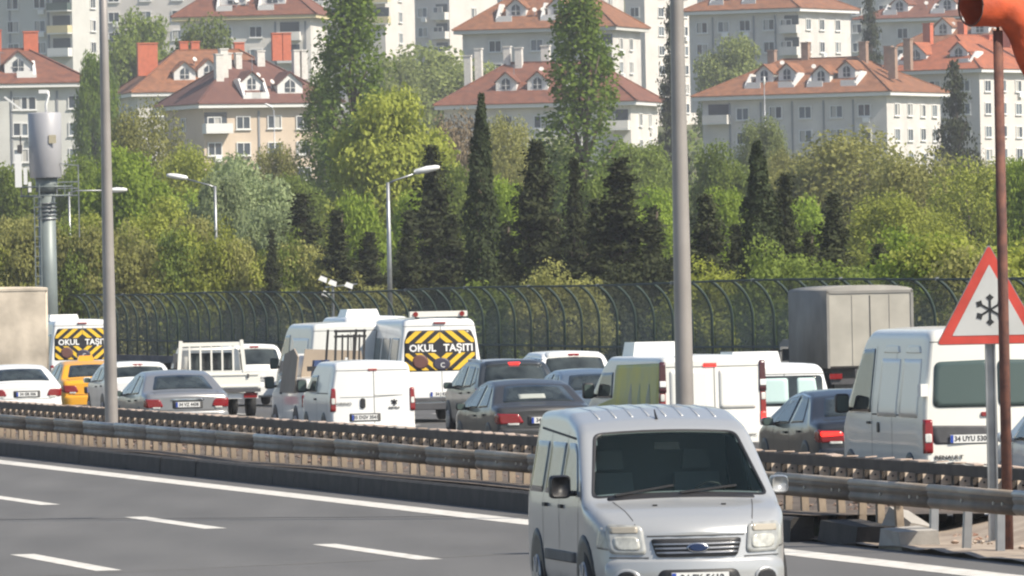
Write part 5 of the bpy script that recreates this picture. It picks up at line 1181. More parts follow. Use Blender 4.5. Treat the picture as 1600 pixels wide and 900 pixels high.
    if roof:
        for _ in range(3 if Wd > 1.15*D else 0):
            xx, yy = rh_.uniform(X0+0.5*D, X1-0.5*D), rh_.uniform(0.5, D*0.4); z_ = roof_z(yy)
            b = MB(); b.tube([(xx, yy, z_-0.1), (xx, yy, z_+0.7)], 0.05, 6); dp = b.build('aerial_pole', M_PIPE, ro)
            if rh_.random() < 0.6: b = MB(); b.tube([(xx, yy-0.08, z_+0.7), (xx+0.06, yy-0.22, z_+0.78)], [0.12, 0.30], 10); b.build('satellite_dish', M_CHIMW, dp)
            else:
                b = MB(); b.bar((xx, yy, z_+0.6), (xx, yy, z_+1.7), 0.06); b.bar((xx-0.5, yy, z_+1.5), (xx+0.5, yy, z_+1.5), 0.05); b.build('aerial', M_PIPE, dp)
    def put_win(x, y, z, w, h, rot):
        a_, g_, g2, cu = window_meshes(w, h); o_ = link('window', a_, wo, (x, y, z+rh_.uniform(-.06, .06)), (0, 0, rot)); q_ = rh_.random()
        link('pane', g_ if q_ < 0.62 else g2, o_)
        if q_ > 0.35 and q_ < 0.8: link('curtain', cu, o_, (rh_.choice((0, w*0.4)), 0, 0))
        if rh_.random() < 0.13: link('air_conditioner', ACM, wo, (x, y, z-1.15) if rot == 0 else (x, y, z-1.15), (0, 0, rot))
    front = front if front is not None else [(i+0.5)/max(2, int(Wd/4)) for i in range(max(2, int(Wd/4)))]
    for f in range(floors):
        z = E-1.75-f*2.9
        for p in front: put_win(fx(p), 0, z, 1.7, 1.5, 0)
        for p in (side if side is not None else [0.3, 0.7]):
            if sg > 0: put_win(X1, D*p, z, 1.5, 1.5, PI/2)
            else: put_win(X0, D*p, z, 1.5, 1.5, -PI/2)
    for p, f, w, m in balc:
        z = E-2.75-f*2.9; x = fx(p)
        b = MB(); b.box((x, -0.65, z-0.1), (w, 1.3, 0.16)); bo = b.build('balcony', M_FRAME, r)
        b = MB(); b.box((x, -1.27, z+0.45), (w, 0.08, 0.95)); b.box((x-w/2+0.04, -0.62, z+0.45), (0.08, 1.22, 0.95)); b.box((x+w/2-0.04, -0.62, z+0.45), (0.08, 1.22, 0.95)); b.build('balustrade', m, bo)
        b = MB(); b.box((x, -0.03, z+1.15), (w-0.5, 0.05, 2.1)); b.build('balcony_door', M_PANE, bo)
    return r
house('long white house with orange-brown hipped roof and many dormers, right of centre', 1100, 1385, 1478, 148, 1050, 26, W_GREY, T_ORANGE, rh=4.4, floors=3,
      front=[0.22, 0.40, 0.56, 0.73, 0.88], side=[0.18, 0.42, 0.66, 0.88], dormers=[(0.30, 2.2, 2.2), (0.42, 2.2, 2.4), (0.62, 2.2, 1.6), (0.74, 2.2, 2.6)], dside=[(0.22, 0.25, 1.5), (0.49, -0.25, 1.5), (0.56, 0.25, 1.4), (0.83, -0.25, 1.4)],
      chim=[(0.22, 0.55, 0.9, 1.6, M_CHIM), (0.42, 0.5, 0.9, 2.0, M_CHIM), (0.75, 0.45, 0.9, 2.2, M_CHIM), (0.84, 0.6, 0.9, 2.0, M_CHIM), (0.95, 0.3, 0.9, 2.4, M_CHIM), (0.99, 0.45, 0.9, 2.4, M_CHIM)], balc=[(0.09, 0, 3.2, W_GREY)], pil=[0.15, 0.32, 0.49, 0.66, 0.82])
house('house with bright red-orange roof and twin red chimneys at the right edge', 1380, 1530, 1660, 112, 1130, 35, W_PINK, T_RED, rh=4.6, floors=4,
      front=[0.2, 0.55, 0.85], side=[0.1, 0.3, 0.5, 0.7, 0.9], dormers=[(0.30, 3.2, 1.4), (0.72, 2.6, 1.8)], dside=[(0.12, 0.3, 1.2), (0.9, -0.3, 1.2)],
      chim=[(0.1, 0.5, 1.1, 1.8, M_CHIMO), (0.45, 0.5, 1.0, 1.8, M_CHIMO), (0.55, 0.7, 1.0, 1.6, M_CHIMO), (0.95, 0.45, 1.2, 3.0, M_CHIMO), (0.99, 0.65, 1.2, 3.0, M_CHIMO)])
house('pale house with red-brown roof at the top, above the long white house', 1078, 1245, 1335, 17, 1180, 28, W_GREY, T_ORANGE, rh=4.5, floors=3,
      front=[0.12, 0.32, 0.52, 0.74, 0.9], side=[0.2, 0.45, 0.75], dormers=[(0.3, 2.4, 1.6), (0.62, 2.4, 1.6)], dside=[(0.18, 0.3, 1.2), (0.48, 0.3, 1.2)], balc=[(0.95, 0, 2.6, W_GREY), (0.95, 1, 2.6, W_GREY)], pil=[0.22, 0.6, 0.8])
house('grey house with dull roof at the top right behind the wind sock', 1350, 1560, 1640, 28, 1250, 25, W_GREY, T_RUST, rh=3.6, floors=3, dormers=[(0.25, 2.6, 1.5), (0.6, 2.6, 1.5)], dside=[(0.15, 0.3, 1.2), (0.5, 0.3, 1.2)])
house('small house with rust roof between the red-roofed house and the wind sock', 1420, 1560, 1620, 72, 1190, 30, W_WHITE, T_ORANGE, rh=3.6, floors=2, dormers=[(0.35, 2.6, 1.4), (0.75, 2.6, 1.4)])
house('white house in the middle with white chimneys and rust-red roof behind the dark cypress', 693, 985, 1030, 163, 1020, 14, W_WHITE, T_RUST, rh=4.9, floors=3,
      front=[0.16, 0.33, 0.52, 0.7, 0.88], side=[0.35, 0.7], dormers=[(0.32, 2.4, 1.4), (0.49, 2.4, 1.4), (0.70, 2.4, 1.4)],
      chim=[(0.08, 0.35, 0.8, 2.2, M_CHIMW), (0.13, 0.4, 0.8, 2.6, M_CHIMW), (0.27, 0.5, 0.8, 2.0, M_CHIMW), (0.34, 0.45, 0.8, 2.2, M_CHIMW), (0.47, 0.55, 1.0, 2.4, M_CHIMW)], balc=[(0.93, 0, 3.0, W_WHITE)])
house('grey-white house with rust-red roof at the top centre behind the right poplar', 722, 955, 1003, 46, 1120, 17, W_GREY, T_ORANGE, rh=5.0, floors=3,
      front=[0.22, 0.5, 0.72, 0.9], side=[0.3, 0.65], dormers=[(0.34, 2.6, 1.5), (0.62, 2.6, 1.5)], dside=[(0.22, 0.3, 1.3), (0.52, 0.3, 1.3)], chim=[(0.5, 0.5, 1.0, 1.8, M_CHIMO), (0.85, 0.5, 1.0, 1.8, M_CHIMW)], fascia=W_CREAM, balc=[(0.97, 0, 2.0, W_CREAM), (0.97, 1, 2.0, W_CREAM)])
house('beige house with dark brown roof and white dormers on the left', 275, 318, 520, 168, 1000, -22, W_BEIGE, T_BROWN, rh=5.0, floors=3,
      front=[0.08, 0.30, 0.54, 0.76, 0.92], side=[0.5], dormers=[(0.40, 2.4, 1.2), (0.68, 3.0, 0.6)], dside=[(0.30, 0.3, 0.6), (0.50, -0.3, 0.6)],
      chim=[(0.20, 0.25, 0.9, 2.8, M_CHIMW), (0.25, 0.3, 0.9, 3.0, M_CHIMW), (0.32, 0.42, 0.7, 1.6, M_CHIMW), (0.40, 0.42, 0.7, 1.6, M_CHIMW), (0.58, 0.45, 0.9, 1.6, M_CHIMW), (0.84, 0.4, 0.7, 2.0, M_CHIMW), (0.90, 0.4, 0.7, 2.0, M_CHIMW)], balc=[(0.09, 0, 3.2, M_FRAME)], pil=[0.42], depth=13.0)
house('house with orange roof and tall orange chimneys behind the dark-roofed beige house', 198, 215, 470, 150, 1065, -12, W_WHITE, T_ORANGE, rh=5.2, floors=2,
      dormers=[(0.3, 2.6, 1.2), (0.45, 2.6, 1.6)], chim=[(0.10, 0.3, 2.4, 2.6, M_CHIMO), (0.36, 0.6, 1.0, 2.0, M_CHIMO), (0.43, 0.6, 1.0, 2.0, M_CHIMO), (0.70, 0.6, 1.2, 1.8, M_CHIMO), (0.92, 0.5, 1.2, 2.0, M_CHIMO), (0.98, 0.5, 1.0, 2.0, M_CHIMO)], depth=14.0)
house('greenish-beige house with dark red roof at the left edge behind the antenna mast', -100, -90, 132, 138, 980, -8, W_CREAM, T_RUST, rh=4.0, floors=4, front=[0.1, 0.3, 0.54, 0.6, 0.93], side=[],
      dormers=[(0.54, 3.0, 1.2)], dside=[(0.66, -0.35, 1.0)], chim=[(0.42, 0.5, 1.0, 2.2, M_CHIMO), (0.66, 0.5, 1.6, 2.0, M_CHIMO)], depth=13.0, pil=[0.48, 0.8])
house('tall cream block with stacked balconies at the top left corner', -60, 112, 160, -18, 1150, 24, W_CREAM, T_RUST, rh=4.0, floors=5, wallh=17, front=[0.2, 0.45, 0.7], side=[0.6], balc=[(0.90, 0, 3.0, M_GLASSG), (0.90, 1, 3.0, W_YEL), (0.90, 2, 3.0, M_FRAME)], name='hillside_block', pil=[0.78, 0.42])
house('white house with dark red roof and pale eaves at the top left', 280, 485, 508, 27, 1150, 9, W_WHITE, T_RUST, rh=4.8, floors=3, fascia=W_YEL, front=[0.12, 0.35, 0.58], side=[], dormers=[(0.40, 3.4, 1.1), (0.70, 3.4, 1.1)], dside=[(0.28, 0.3, 0.8), (0.60, 0.3, 0.8)], balc=[(0.84, 0, 3.0, W_WHITE), (0.84, 1, 3.0, M_FRAME)], pil=[0.73, 0.96], depth=12)
house('white apartment block at the top edge behind the left round tree', 150, 400, 430, -60, 1300, 8, W_PINK, T_RUST, rh=4, floors=6, wallh=20, side=[], name='apartment_block', depth=14)
house('pinkish apartment block with yellow balconies at the top edge, left of centre', 470, 600, 645, -60, 1240, 18, W_PINK, T_RUST, rh=4, floors=6, wallh=22, front=[0.2, 0.5, 0.75], side=[0.5], balc=[(0.93, 2, 3.4, W_YEL), (0.93, 1, 3.4, W_YEL), (0.4, 2, 3.4, W_PINK)], name='apartment_block')
house('tall pale apartment tower at the top centre', 640, 700, 775, -90, 1350, 30, W_PINK, T_RUST, rh=4, floors=8, wallh=30, front=[0.3, 0.7], side=[0.5], name='apartment_block', balc=[(0.8, 3, 2.5, W_WHITE), (0.8, 4, 2.5, W_WHITE), (0.8, 5, 2.5, W_WHITE)])
house('tall cream apartment tower at the top beside the right lighting column', 975, 1005, 1090, -90, 1350, 35, W_PINK, T_RUST, rh=4, floors=9, wallh=34, front=[0.5], side=[0.3, 0.75], name='apartment_block')
house('grey apartment block at the top edge right of the right lighting column', 1235, 1400, 1480, -60, 1420, 25, W_GREY, T_RUST, rh=4, floors=7, wallh=26, name='apartment_block')
house('grey apartment block at the far top right corner', 1490, 1590, 1680, -60, 1440, 30, W_GREY, T_RUST, rh=4, floors=8, wallh=30, name='apartment_block')

for lab, a_, b_, c_, an, wl in (('pale apartment block at the top edge between the beige house and the left poplar', 395, 470, 510, 25, W_PINK), ('grey apartment block at the top edge above the red-roofed centre house', 770, 900, 975, 28, W_GREY),
        ('cream apartment block at the top edge right behind the right lighting column', 1060, 1160, 1225, 28, W_PINK), ('white apartment block at the top edge left of the wind sock', 1330, 1440, 1500, 30, W_WHITE), ('pale block at the top left edge behind the left lighting column', 40, 150, 215, 30, W_WHITE)):
    house(lab, a_, b_, c_, -70, 1500, an, wl, T_RUST, rh=4, floors=9, wallh=36, name='apartment_block')

# ------------------------------------------------------------------ trees
rng = np.random.default_rng(11)
def leaf_mat(name, c1, c2, tr=0.45):
    c1, c2 = tuple(0.55*a+0.45*b_ for a, b_ in zip(c1, c2)), tuple(0.97*b_ for b_ in c2)
    m = bpy.data.materials.new(name); m.use_nodes = True; nt = m.node_tree; nt.nodes.remove(nt.nodes['Principled BSDF']); out = nt.nodes['Material Output']
    ge = nt.nodes.new('ShaderNodeNewGeometry'); oi = nt.nodes.new('ShaderNodeObjectInfo'); cr = nt.nodes.new('ShaderNodeValToRGB')
    cr.color_ramp.elements[0].color = (*c1, 1); cr.color_ramp.elements[1].color = (*c2, 1)
    nt.links.new(ge.outputs['Random Per Island'], cr.inputs[0])
    hs = nt.nodes.new('ShaderNodeHueSaturation'); mr = nt.nodes.new('ShaderNodeMapRange'); mr.inputs['To Min'].default_value = 0.82; mr.inputs['To Max'].default_value = 1.2
    nt.links.new(oi.outputs['Random'], mr.inputs['Value']); nt.links.new(mr.outputs[0], hs.inputs['Value']); nt.links.new(cr.outputs[0], hs.inputs['Color'])
    d = nt.nodes.new('ShaderNodeBsdfDiffuse'); t_ = nt.nodes.new('ShaderNodeBsdfTranslucent'); mx = nt.nodes.new('ShaderNodeMixShader'); mx.inputs[0].default_value = tr
    nt.links.new(hs.outputs[0], d.inputs[0]); nt.links.new(hs.outputs[0], t_.inputs[0]); nt.links.new(d.outputs[0], mx.inputs[1]); nt.links.new(t_.outputs[0], mx.inputs[2]); nt.links.new(mx.outputs[0], out.inputs[0])
    return m
LM = dict(dark=leaf_mat('conifer_needles', (0.018, 0.028, 0.014), (0.075, 0.084, 0.042), 0.25), cyp=leaf_mat('cypress_scales', (0.018, 0.030, 0.016), (0.060, 0.074, 0.036), 0.2),
          bright=leaf_mat('bright_spring_leaves', (0.13, 0.205, 0.025), (0.31, 0.40, 0.07)), mid=leaf_mat('mid_green_leaves', (0.095, 0.145, 0.03), (0.25, 0.31, 0.075)),
          olive=leaf_mat('olive_brown_leaves', (0.15, 0.16, 0.045), (0.37, 0.365, 0.13)), silver=leaf_mat('silvery_leaves', (0.15, 0.21, 0.075), (0.38, 0.44, 0.24)),
          yellow=leaf_mat('yellow_green_leaves', (0.165, 0.205, 0.032), (0.40, 0.43, 0.095)), poplar=leaf_mat('poplar_leaves', (0.07, 0.13, 0.022), (0.22, 0.30, 0.06)), bare=leaf_mat('budding_twigs', (0.13, 0.10, 0.065), (0.30, 0.24, 0.16), 0.1),
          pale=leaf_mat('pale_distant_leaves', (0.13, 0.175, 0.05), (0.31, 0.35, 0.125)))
M_BARK = mat('bark', (0.10, 0.08, 0.06), 0.95, var=0.3, vscale=3)
def leaves_mesh(name, C, Nrm, size, aspect=0.7):
    n = len(C); a = rng.normal(size=(n, 3)); nn = Nrm+0.75*a; nn /= np.linalg.norm(nn, axis=1, keepdims=True)+1e-9
    t1 = np.cross(nn, rng.normal(size=(n, 3))); t1 /= np.linalg.norm(t1, axis=1, keepdims=True)+1e-9; t2 = np.cross(nn, t1)
    s = size*rng.uniform(0.55, 1.35, (n, 1))
    V = np.stack([C-t1*s, C-t2*s*aspect, C+t1*s, C+t2*s*aspect], 1).reshape(-1, 3)
    me = bpy.data.meshes.new(name); me.vertices.add(4*n); me.vertices.foreach_set('co', V.astype(np.float32).ravel())
    me.loops.add(4*n); me.loops.foreach_set('vertex_index', np.arange(4*n, dtype=np.int32))
    me.polygons.add(n); me.polygons.foreach_set('loop_start', np.arange(0, 4*n, 4, dtype=np.int32))
    me.update(calc_edges=True); me.materials.append(None); return me
def clumps(centres, radii, per, squash=0.8):
    C, Nr = [], []
    for c, r in zip(centres, radii):
        m = int(per*r*r) if per > 0 else -per
        d = rng.normal(size=(m, 3)); d /= np.linalg.norm(d, axis=1, keepdims=True)
        rad = r*rng.uniform(0.45, 1.08, (m, 1)); p = d*rad; p[:, 2] *= squash
        C.append(c+p); Nr.append(d+np.array([0, 0, 0.35]))
    return np.concatenate(C), np.concatenate(Nr)
def trunk_mesh(h, r0, limbs):
    b = MB(); pts = [(0, 0, 0)]; x = y = 0
    for i in range(1, 7): x += random.uniform(-.08, .08)*h/8; y += random.uniform(-.08, .08)*h/8; pts.append((x, y, h*i/6))
    b.tube(pts, [r0*(1-0.13*i) for i in range(7)], 7)
    for (z, e) in limbs:
        i = min(6, max(1, int(z/h*6))); p = Vector(pts[i]); e = Vector(e); m_ = p.lerp(e, 0.5)+Vector((0, 0, 0.08*(e-p).length))
        b.tube([p, m_, e], [r0*0.45, r0*0.28, r0*0.10], 5)
    return b.mesh('trunk', M_BARK, True)
def proto_round(w, h, nc, leaf, per, base=0.22, sparse=1.0, topheavy=0.0):
    cs, rs = [], []
    for i in range(nc):
        d = rng.normal(size=3); d /= np.linalg.norm(d); q = rng.uniform(0.35, 1.0)**0.5
        zc = (base+1)/2*h; rz = (1-base)/2*h
        c = np.array([d[0]*w/2*q*0.86, d[1]*w/2*q*0.86, zc+d[2]*rz*q*0.86]); 
        f = 1-0.35*topheavy*(c[2]-zc)/rz; c[0] *= f; c[1] *= f
        cs.append(c); rs.append(rng.uniform(0.10, 0.20)*w)
    C, N = clumps(cs, rs, per*sparse)
    lim = [(random.uniform(0.25, 0.6)*h, cs[i]) for i in range(0, nc, max(1, nc//14))]
    return leaves_mesh('crown', C, N, leaf), trunk_mesh(h*0.72, w*0.035+0.05, lim), w, h
def proto_poplar(w, h, leaf, n):
    z = rng.uniform(0.10, 1.0, 260); prof = np.sin(np.clip((z-0.02)*PI*0.93, 0, PI))**0.55*(1.05-0.45*z)
    a = rng.uniform(0, 2*PI, 260); q = rng.uniform(0.25, 1, 260)**0.5*rng.uniform(0.75, 1.15, 260)
    cs = np.stack([np.cos(a)*w/2*prof*q, np.sin(a)*w/2*prof*q, z*h], 1); rs = rng.uniform(0.08, 0.17, 260)*w
    C, N = clumps(cs, rs, n, 1.5)
    return leaves_mesh('crown', C, N, leaf), trunk_mesh(h*0.85, 0.32, [(cs[i][2]*0.8, cs[i]) for i in range(0, 260, 12)]), w, h
def proto_cypress(w, h, leaf, n):
    z = rng.uniform(0.02, 1, n); a = rng.uniform(0, 2*PI, n)
    prof = np.minimum(1, (1-z)*2.2+0.06)**0.8*np.minimum(1, 0.55+z*3)*(1+0.16*np.sin(z*23+a*2)+0.12*np.sin(z*51+a*3)); q = rng.uniform(0.6, 1.06, n)
    C = np.stack([np.cos(a)*w/2*prof*q+0.06*w*z*z*3, np.sin(a)*w/2*prof*q, z*h], 1); N = np.stack([np.cos(a), np.sin(a), 0.4*np.ones(n)], 1)
    return leaves_mesh('crown', C, N, leaf, 0.5), trunk_mesh(h*0.9, 0.12, []), w, h
def proto_conifer(w, h, leaf, nb, per, tiers=0, droop=0.1, power=0.85):
    C, N = [], []; lim = []
    for i in range(nb):
        z = rng.uniform(0.03, 0.99) if not tiers else (int(rng.uniform(0, tiers))+0.5+rng.normal()*0.22)/tiers
        z = min(max(z, 0.02), 0.99); ln = max(0.03, (1-z))**power*w/2*rng.uniform(0.35, 1.35); a = rng.uniform(0, 2*PI); m = max(6, int(per*(0.25+ln/(w/2))))
        f = rng.uniform(0.05, 1, m)**0.7
        up = 0.35-droop
        p = np.stack([np.cos(a)*ln*f, np.sin(a)*ln*f, z*h+ln*(up*f-droop*1.5*f*f)], 1)+rng.normal(size=(m, 3))*np.array([0.09, 0.09, 0.05])*w/3*(0.5+f[:, None])
        C.append(p); N.append(np.tile(np.array([np.cos(a)*0.5, np.sin(a)*0.5, 0.9]), (m, 1)))
        if i % 6 == 0: lim.append((z*h*0.95, (np.cos(a)*ln*0.8, np.sin(a)*ln*0.8, z*h+ln*0.15)))
    if not tiers:
        m = 2400; z = rng.uniform(0, 0.93, m)**1.1; a = rng.uniform(0, 2*PI, m); rr = ((1-z)**power*0.28*w+0.05)*rng.uniform(0.5, 1.1, m)*(1+0.2*np.sin(a*3+z*19))
        C.append(np.stack([np.cos(a)*rr, np.sin(a)*rr, z*h], 1)); N.append(np.stack([np.cos(a), np.sin(a), 0.6*np.ones(m)], 1))
    C = np.concatenate(C); N = np.concatenate(N)
    return leaves_mesh('crown', C, N, leaf, 0.55), trunk_mesh(h*0.96, 0.10+w*0.02, lim), w, h
PR = dict(
    round=[proto_round(6, 8, 85, 0.10, 430), proto_round(6, 8, 78, 0.10, 440, base=0.15, topheavy=0.6), proto_round(6.5, 8, 95, 0.105, 380, base=0.12)],
    sparse=[proto_round(6, 8, 90, 0.085, 260, base=0.12), proto_round(6, 8, 105, 0.08, 240, base=0.08, topheavy=0.5)],
    thicket=[proto_round(5, 5, 75, 0.095, 400, base=0.0), proto_round(5, 5, 70, 0.095, 400, base=0.0, topheavy=0.5), proto_round(5, 5.2, 85, 0.09, 370, base=0.0)],
    bush=[proto_round(4, 3, 46, 0.11, 420, base=0.0), proto_round(4, 3.2, 40, 0.11, 420, base=0.0)],
    poplar=[proto_poplar(5.5, 20, 0.145, 90), proto_poplar(5.5, 20, 0.145, 94)],
    cypress=[proto_cypress(1.4, 10, 0.10, 9000), proto_cypress(1.5, 9, 0.10, 8000)],
    conifer=[proto_conifer(3.0, 8, 0.085, 250, 70, power=1.0), proto_conifer(3.0, 8, 0.085, 220, 74, power=0.85), proto_conifer(2.8, 8, 0.085, 240, 66, power=1.15), proto_conifer(3.2, 7, 0.085, 220, 74, power=0.8)],
    cedar=[proto_conifer(7, 10, 0.15, 240, 70, tiers=13, droop=0.15, power=0.75), proto_conifer(6, 12, 0.15, 260, 60, tiers=16, droop=0.22, power=0.9)])
NAME = dict(thicket='shrub', round='broadleaf_tree', sparse='budding_tree', bush='shrub', poplar='poplar_tree', cypress='cypress_tree', conifer='conifer_tree', cedar='cedar_tree')
cnt = {}
def tree(kind, x, ytop, wpx, Y, leafm, label, group=None, base_z=None):
    i = cnt.get(kind, 0); cnt[kind] = i+1
    cm, tm, w, h = PR[kind][i % len(PR[kind])]
    p = at(x, ytop, Y); g = ground_z(p.x, Y)-0.1 if base_z is None else base_z
    H = p.z-g; Wm = wpx/(FPX/Y)
    r = thing(NAME[kind], label, 'shrub' if kind in ('bush', 'thicket') else 'tree', (p.x, Y, g), rng.uniform(0, 6.28), group)
    r.scale = (Wm/w, Wm/w, H/h)
    link('trunk', tm, r)
    c = link('crown', cm, r); c.material_slots[0].link = 'OBJECT'; c.material_slots[0].material = LM[leafm]
    return r
G1 = 'dark conifers behind the fence'
CON = [  # x, top y, width px, n, kind, label
    (424, 358, 46, 64, 'conifer', 'dark', 'narrow dark conifer at the left end of the conifer row'),
    (470, 302, 104, 66, 'conifer', 'dark', 'ragged brown-black conifer second from the left end of the conifer row'),
    (526, 325, 92, 65, 'conifer', 'dark', 'low dark conifer just above the small floodlight post'),
    (576, 362, 80, 67, 'conifer', 'dark', 'short dark conifer left of the middle street lamp'),
    (638, 328, 76, 65, 'conifer', 'dark', 'small dark conifer right of the middle street lamp'),
    (674, 226, 98, 68, 'conifer', 'dark', 'tall dark conifer directly behind the head of the middle street lamp'),
    (745, 148, 46, 63, 'cypress', 'cyp', 'tallest slim dark cypress, a columnar spire left of centre'),
    (790, 345, 80, 68, 'conifer', 'dark', 'low dark conifer just right of the columnar cypress'),
    (836, 218, 104, 66, 'conifer', 'dark', 'broad dark conifer with pointed top below the right poplar'),
    (897, 245, 66, 67, 'conifer', 'dark', 'slim dark conifer under the trunk of the right poplar'),
    (968, 246, 132, 65, 'conifer', 'dark', 'wide dark conifer left of the right lighting column'),
    (1020, 320, 84, 69, 'conifer', 'dark', 'short dark conifer touching the left side of the right lighting column'),
    (1102, 302, 92, 65, 'conifer', 'dark', 'dark conifer just right of the right lighting column'),
    (1188, 222, 60, 64, 'cypress', 'cyp', 'tall ragged dark cypress right of the right lighting column'),
    (1226, 270, 76, 66, 'conifer', 'dark', 'dark conifer hugging the right side of the ragged cypress'),
    (1300, 300, 92, 66, 'conifer', 'dark', 'dark conifer behind the grey box truck'),
    (1262, 360, 76, 65, 'conifer', 'dark', 'low dark conifer left above the grey box truck'),
    (1375, 380, 80, 67, 'conifer', 'dark', 'low dark conifer right above the grey box truck'),
    (500, 385, 90, 68, 'conifer', 'dark', 'short dark conifer between the ragged brown-black one and the floodlight post'),
    (705, 335, 84, 67, 'conifer', 'dark', 'dark conifer squeezed between the lamp-head conifer and the columnar cypress'),
    (865, 330, 84, 69, 'conifer', 'dark', 'short dark conifer between the broad and the slim conifers below the right poplar'),
    (930, 310, 80, 68, 'conifer', 'dark', 'dark conifer between the slim and the wide conifers left of the lighting column'),
    (1150, 350, 80, 68, 'conifer', 'dark', 'low dark conifer just left of the ragged cypress')]
for x, yt, w, n, kd, lm, lab in CON:
    Y = n/(0.1894+7.01e-5*(x-800)); tree(kd, x, yt, w*(1.65 if kd == 'conifer' else 1.1), Y, lm, lab, G1, base_z=-0.1)
TREES = [
    ('poplar', 545, -22, 135, 640, 'poplar', 'tall dense poplar left of centre reaching the top of the picture'),
    ('poplar', 500, 120, 80, 690, 'poplar', 'shorter dark poplar hugging the left side of the tall left poplar'),
    ('poplar', 903, 0, 138, 610, 'poplar', 'tall poplar right of centre in front of the white house'),
    ('round', 604, 132, 190, 520, 'yellow', 'large rounded light-green tree in front of the left poplar'),
    ('round', 690, 62, 220, 1078, 'pale', 'wide grey-green tree below the tall pale apartment tower'),
    ('round', 610, 80, 120, 1070, 'pale', 'grey-green tree between the left poplar and the tall pale tower'),
    ('sparse', 712, 165, 110, 560, 'bare', 'reddish half-bare tree just left of the columnar cypress'),
    ('sparse', 790, 170, 100, 640, 'olive', 'thin olive tree in front of the middle white house'),
    ('round', 218, 14, 118, 1090, 'mid', 'large round green tree right of the left lighting column near the top'),
    ('round', 320, 18, 130, 1080, 'mid', 'green tree in front of the top-left white house'),
    ('round', 150, 70, 66, 900, 'poplar', 'dark green tree behind the left lighting column'),
    ('sparse', 225, 150, 130, 620, 'olive', 'yellowish budding tree right of the left lighting column'),
    ('round', 195, 225, 150, 480, 'bright', 'bright green tree low behind the left lighting column'),
    ('sparse', 290, 215, 130, 560, 'yellow', 'yellow-green tree below the beige house on the left'),
    ('round', 385, 238, 150, 500, 'silver', 'silvery green tree above the left end of the fence row'),
    ('round', 340, 262, 110, 470, 'silver', 'silvery tree behind the slender left street lamp'),
    ('round', 20, 255, 120, 560, 'mid', 'green tree at the left edge below the antenna drum'),
    ('round', 120, 235, 90, 640, 'bright', 'bright green tree between the antenna mast and the left lighting column'),
    ('thicket', 560, 300, 110, 430, 'bright', 'bright green shrubby tree left of the middle street lamp'),
    ('round', 650, 290, 90, 440, 'bright', 'bright green tree behind the head of the middle street lamp'),
    ('round', 792, 275, 100, 430, 'bright', 'bright green tree between the columnar cypress and the broad conifer'),
    ('round', 1010, 285, 110, 440, 'bright', 'bright green tree just left of the right lighting column'),
    ('round', 1000, 215, 130, 640, 'mid', 'mid green tree behind the wide conifer left of the right lighting column'),
    ('round', 935, 270, 90, 480, 'mid', 'green tree between the slim and the wide conifers'),
    ('round', 1130, 215, 110, 560, 'mid', 'green tree right of the right lighting column under the long white house'),
    ('round', 1135, 285, 110, 430, 'bright', 'bright green tree left of the ragged cypress'),
    ('round', 1145, 52, 120, 1110, 'pale', 'pale green tree left of the long white house'),
    ('round', 1255, 300, 100, 430, 'bright', 'light green tree between the ragged cypress and the box truck conifer'),
    ('sparse', 1330, 192, 240, 560, 'olive', 'broad olive-brown tree in front of the long white house'),
    ('sparse', 1230, 225, 110, 620, 'olive', 'thin olive tree just behind the ragged cypress top'),
    ('sparse', 1440, 225, 190, 480, 'olive', 'olive-green tree left above the snowflake sign'),
    ('sparse', 1390, 290, 170, 400, 'yellow', 'yellow-green tree above the right end of the grey box truck'),
    ('sparse', 1520, 240, 150, 470, 'yellow', 'yellow-green tree behind the rusty pole'),
    ('round', 1596, 235, 90, 430, 'bright', 'bright green tree at the right edge beside the rusty pole'),
    ('cedar', 1490, 95, 96, 800, 'dark', 'tiered dark cedar in front of the red-roofed house'),
    ('cedar', 1046, 8, 74, 900, 'dark', 'dark tiered spruce left of the right lighting column at the top'),
    ('cedar', 1358, -10, 70, 1130, 'dark', 'dark conifer at the top between the two right-hand houses'),
    ('round', 460, 270, 110, 560, 'mid', 'green tree below the left poplar'),
    ('sparse', 430, 215, 90, 640, 'olive', 'olive tree below the right part of the beige house'),
    ('round', 700, 250, 110, 480, 'mid', 'green tree between the lamp-head conifer and the columnar cypress'),
    ('sparse', 850, 200, 130, 660, 'pale', 'pale tree in front of the middle white house wall'),
    ('sparse', 1190, 175, 90, 760, 'pale', 'pale thin tree before the left wall of the long white house'),
    ('round', 20, 330, 120, 430, 'olive', 'olive tree low at the left edge behind the tan truck'),
    ('round', 130, 330, 130, 440, 'yellow', 'yellow-green tree right of the antenna column'),
    ('round', 240, 300, 130, 430, 'yellow', 'yellow-green tree left of the slender street lamp'),
    ('round', 310, 330, 120, 425, 'olive', 'olive-green tree at the foot of the slender street lamp'),
    ('round', 420, 320, 100, 440, 'silver', 'silvery green tree left of the ragged brown-black conifer'),
    ('sparse', 1470, 330, 150, 350, 'yellow', 'yellow-green tree just above the fence left of the snowflake sign'),
]
for kd, x, yt, w, Y, lm, lab in TREES: tree(kd, x, yt, w*1.1, Y, lm, lab, 'trees beyond the fence')
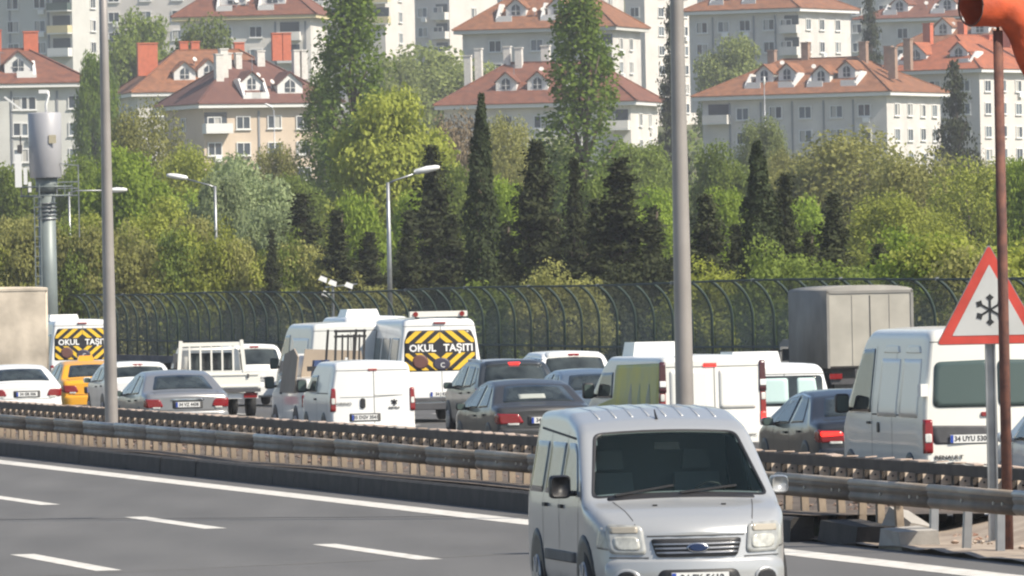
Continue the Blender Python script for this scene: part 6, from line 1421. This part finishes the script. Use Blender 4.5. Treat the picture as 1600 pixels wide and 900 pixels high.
# shrubs along the foot of the slope and between the conifers
rs = random.Random(5)
ORD = lambda k: '%d%s' % (k, 'th' if 10 < k % 100 < 14 else {1: 'st', 2: 'nd', 3: 'rd'}.get(k % 10, 'th'))
HUE = dict(yellow='yellow-green', olive='olive', mid='green', bright='bright green', dark='dark', pale='pale green')
for i in range(46):
    x = -40+i*37+rs.uniform(-14, 14)
    if x < 470: lm = rs.choice(['yellow', 'olive', 'yellow', 'mid']); yt = rs.uniform(340, 400)
    elif x < 1100: lm = rs.choice(['dark', 'dark', 'dark', 'olive', 'mid']); yt = rs.uniform(385, 450)
    else: lm = rs.choice(['yellow', 'olive', 'mid', 'bright']); yt = rs.uniform(350, 420)
    nn = rs.uniform(60.5, 72); Y = nn/(0.1894+7.01e-5*(x-800))
    if x < 470: Y = min(Y, 395)
    tree('thicket', x, yt, rs.uniform(130, 190)*(330/Y), Y, lm, '%s shrub, %s from the left in the thicket behind the fence' % (HUE[lm], ORD(i+1)), 'shrubs in the thicket behind the fence', base_z=-0.2)
for i in range(30):
    x = -60+i*58+rs.uniform(-20, 20); Y = rs.uniform(480, 760); p = at(x, 450, Y); g = ground_z(p.x, Y); hpx = rs.uniform(2.5, 5)*FPX/Y
    yt = 450-(g+rs.uniform(4, 8)-EYE)*FPX/Y; lm = rs.choice(['mid', 'olive', 'yellow', 'bright', 'pale'])
    tree('thicket', x, yt, rs.uniform(5, 8)*FPX/Y, Y, lm, '%s shrub, %s from the left on the slope below the garden shrubs' % (HUE[lm], ORD(i+1)), 'shrubs on the hillside')
for i in range(34):
    x = -60+i*51+rs.uniform(-20, 20); Y = rs.uniform(860, 985); p = at(x, 450, Y); g = ground_z(p.x, Y)
    yt = 450-(g+rs.uniform(5, 10)-EYE)*FPX/Y; lm = rs.choice(['mid', 'olive', 'pale', 'mid'])
    tree('thicket', x, yt, rs.uniform(6, 10)*FPX/Y, Y, lm, '%s garden shrub, %s from the left below the front row of houses' % (HUE[lm], ORD(i+1)), 'garden shrubs by the houses')
# hillside undergrowth, one mass
n = 60000; Yv = rng.uniform(430, 1300, n); Xv = rng.uniform(-0.075, 0.075, n)*Yv
Zv = np.array([ground_z(x, y) for x, y in zip(Xv, Yv)])+np.abs(rng.normal(0, 0.7, n))
ug = leaves_mesh('hillside_undergrowth', np.stack([Xv, Yv, Zv], 1), np.tile(np.array([0, -0.3, 1.0]), (n, 1)), 0.45); ug.materials[0] = LM['mid']
o = stuff(link('hillside_undergrowth', ug)); o['label'] = 'low green undergrowth covering the hillside'; o['category'] = 'undergrowth'

# ------------------------------------------------------------------ air
b = MB(); b.box((0, 800, 51.5), (1440, 2240, 107)); hz = b.build('haze', None)
hz['kind'] = 'stuff'; hz['label'] = 'thin pale haze in the air over the hillside'; hz['category'] = 'haze'
hm = bpy.data.materials.new('haze'); hm.use_nodes = True; nt = hm.node_tree; nt.nodes.remove(nt.nodes['Principled BSDF'])
pv = nt.nodes.new('ShaderNodeVolumePrincipled'); pv.inputs['Density'].default_value = 0.00017; pv.inputs['Color'].default_value = (0.93, 0.95, 1.0, 1); pv.inputs['Anisotropy'].default_value = 0.2
nt.links.new(pv.outputs[0], nt.nodes['Material Output'].inputs['Volume']); hz.data.materials.append(hm)
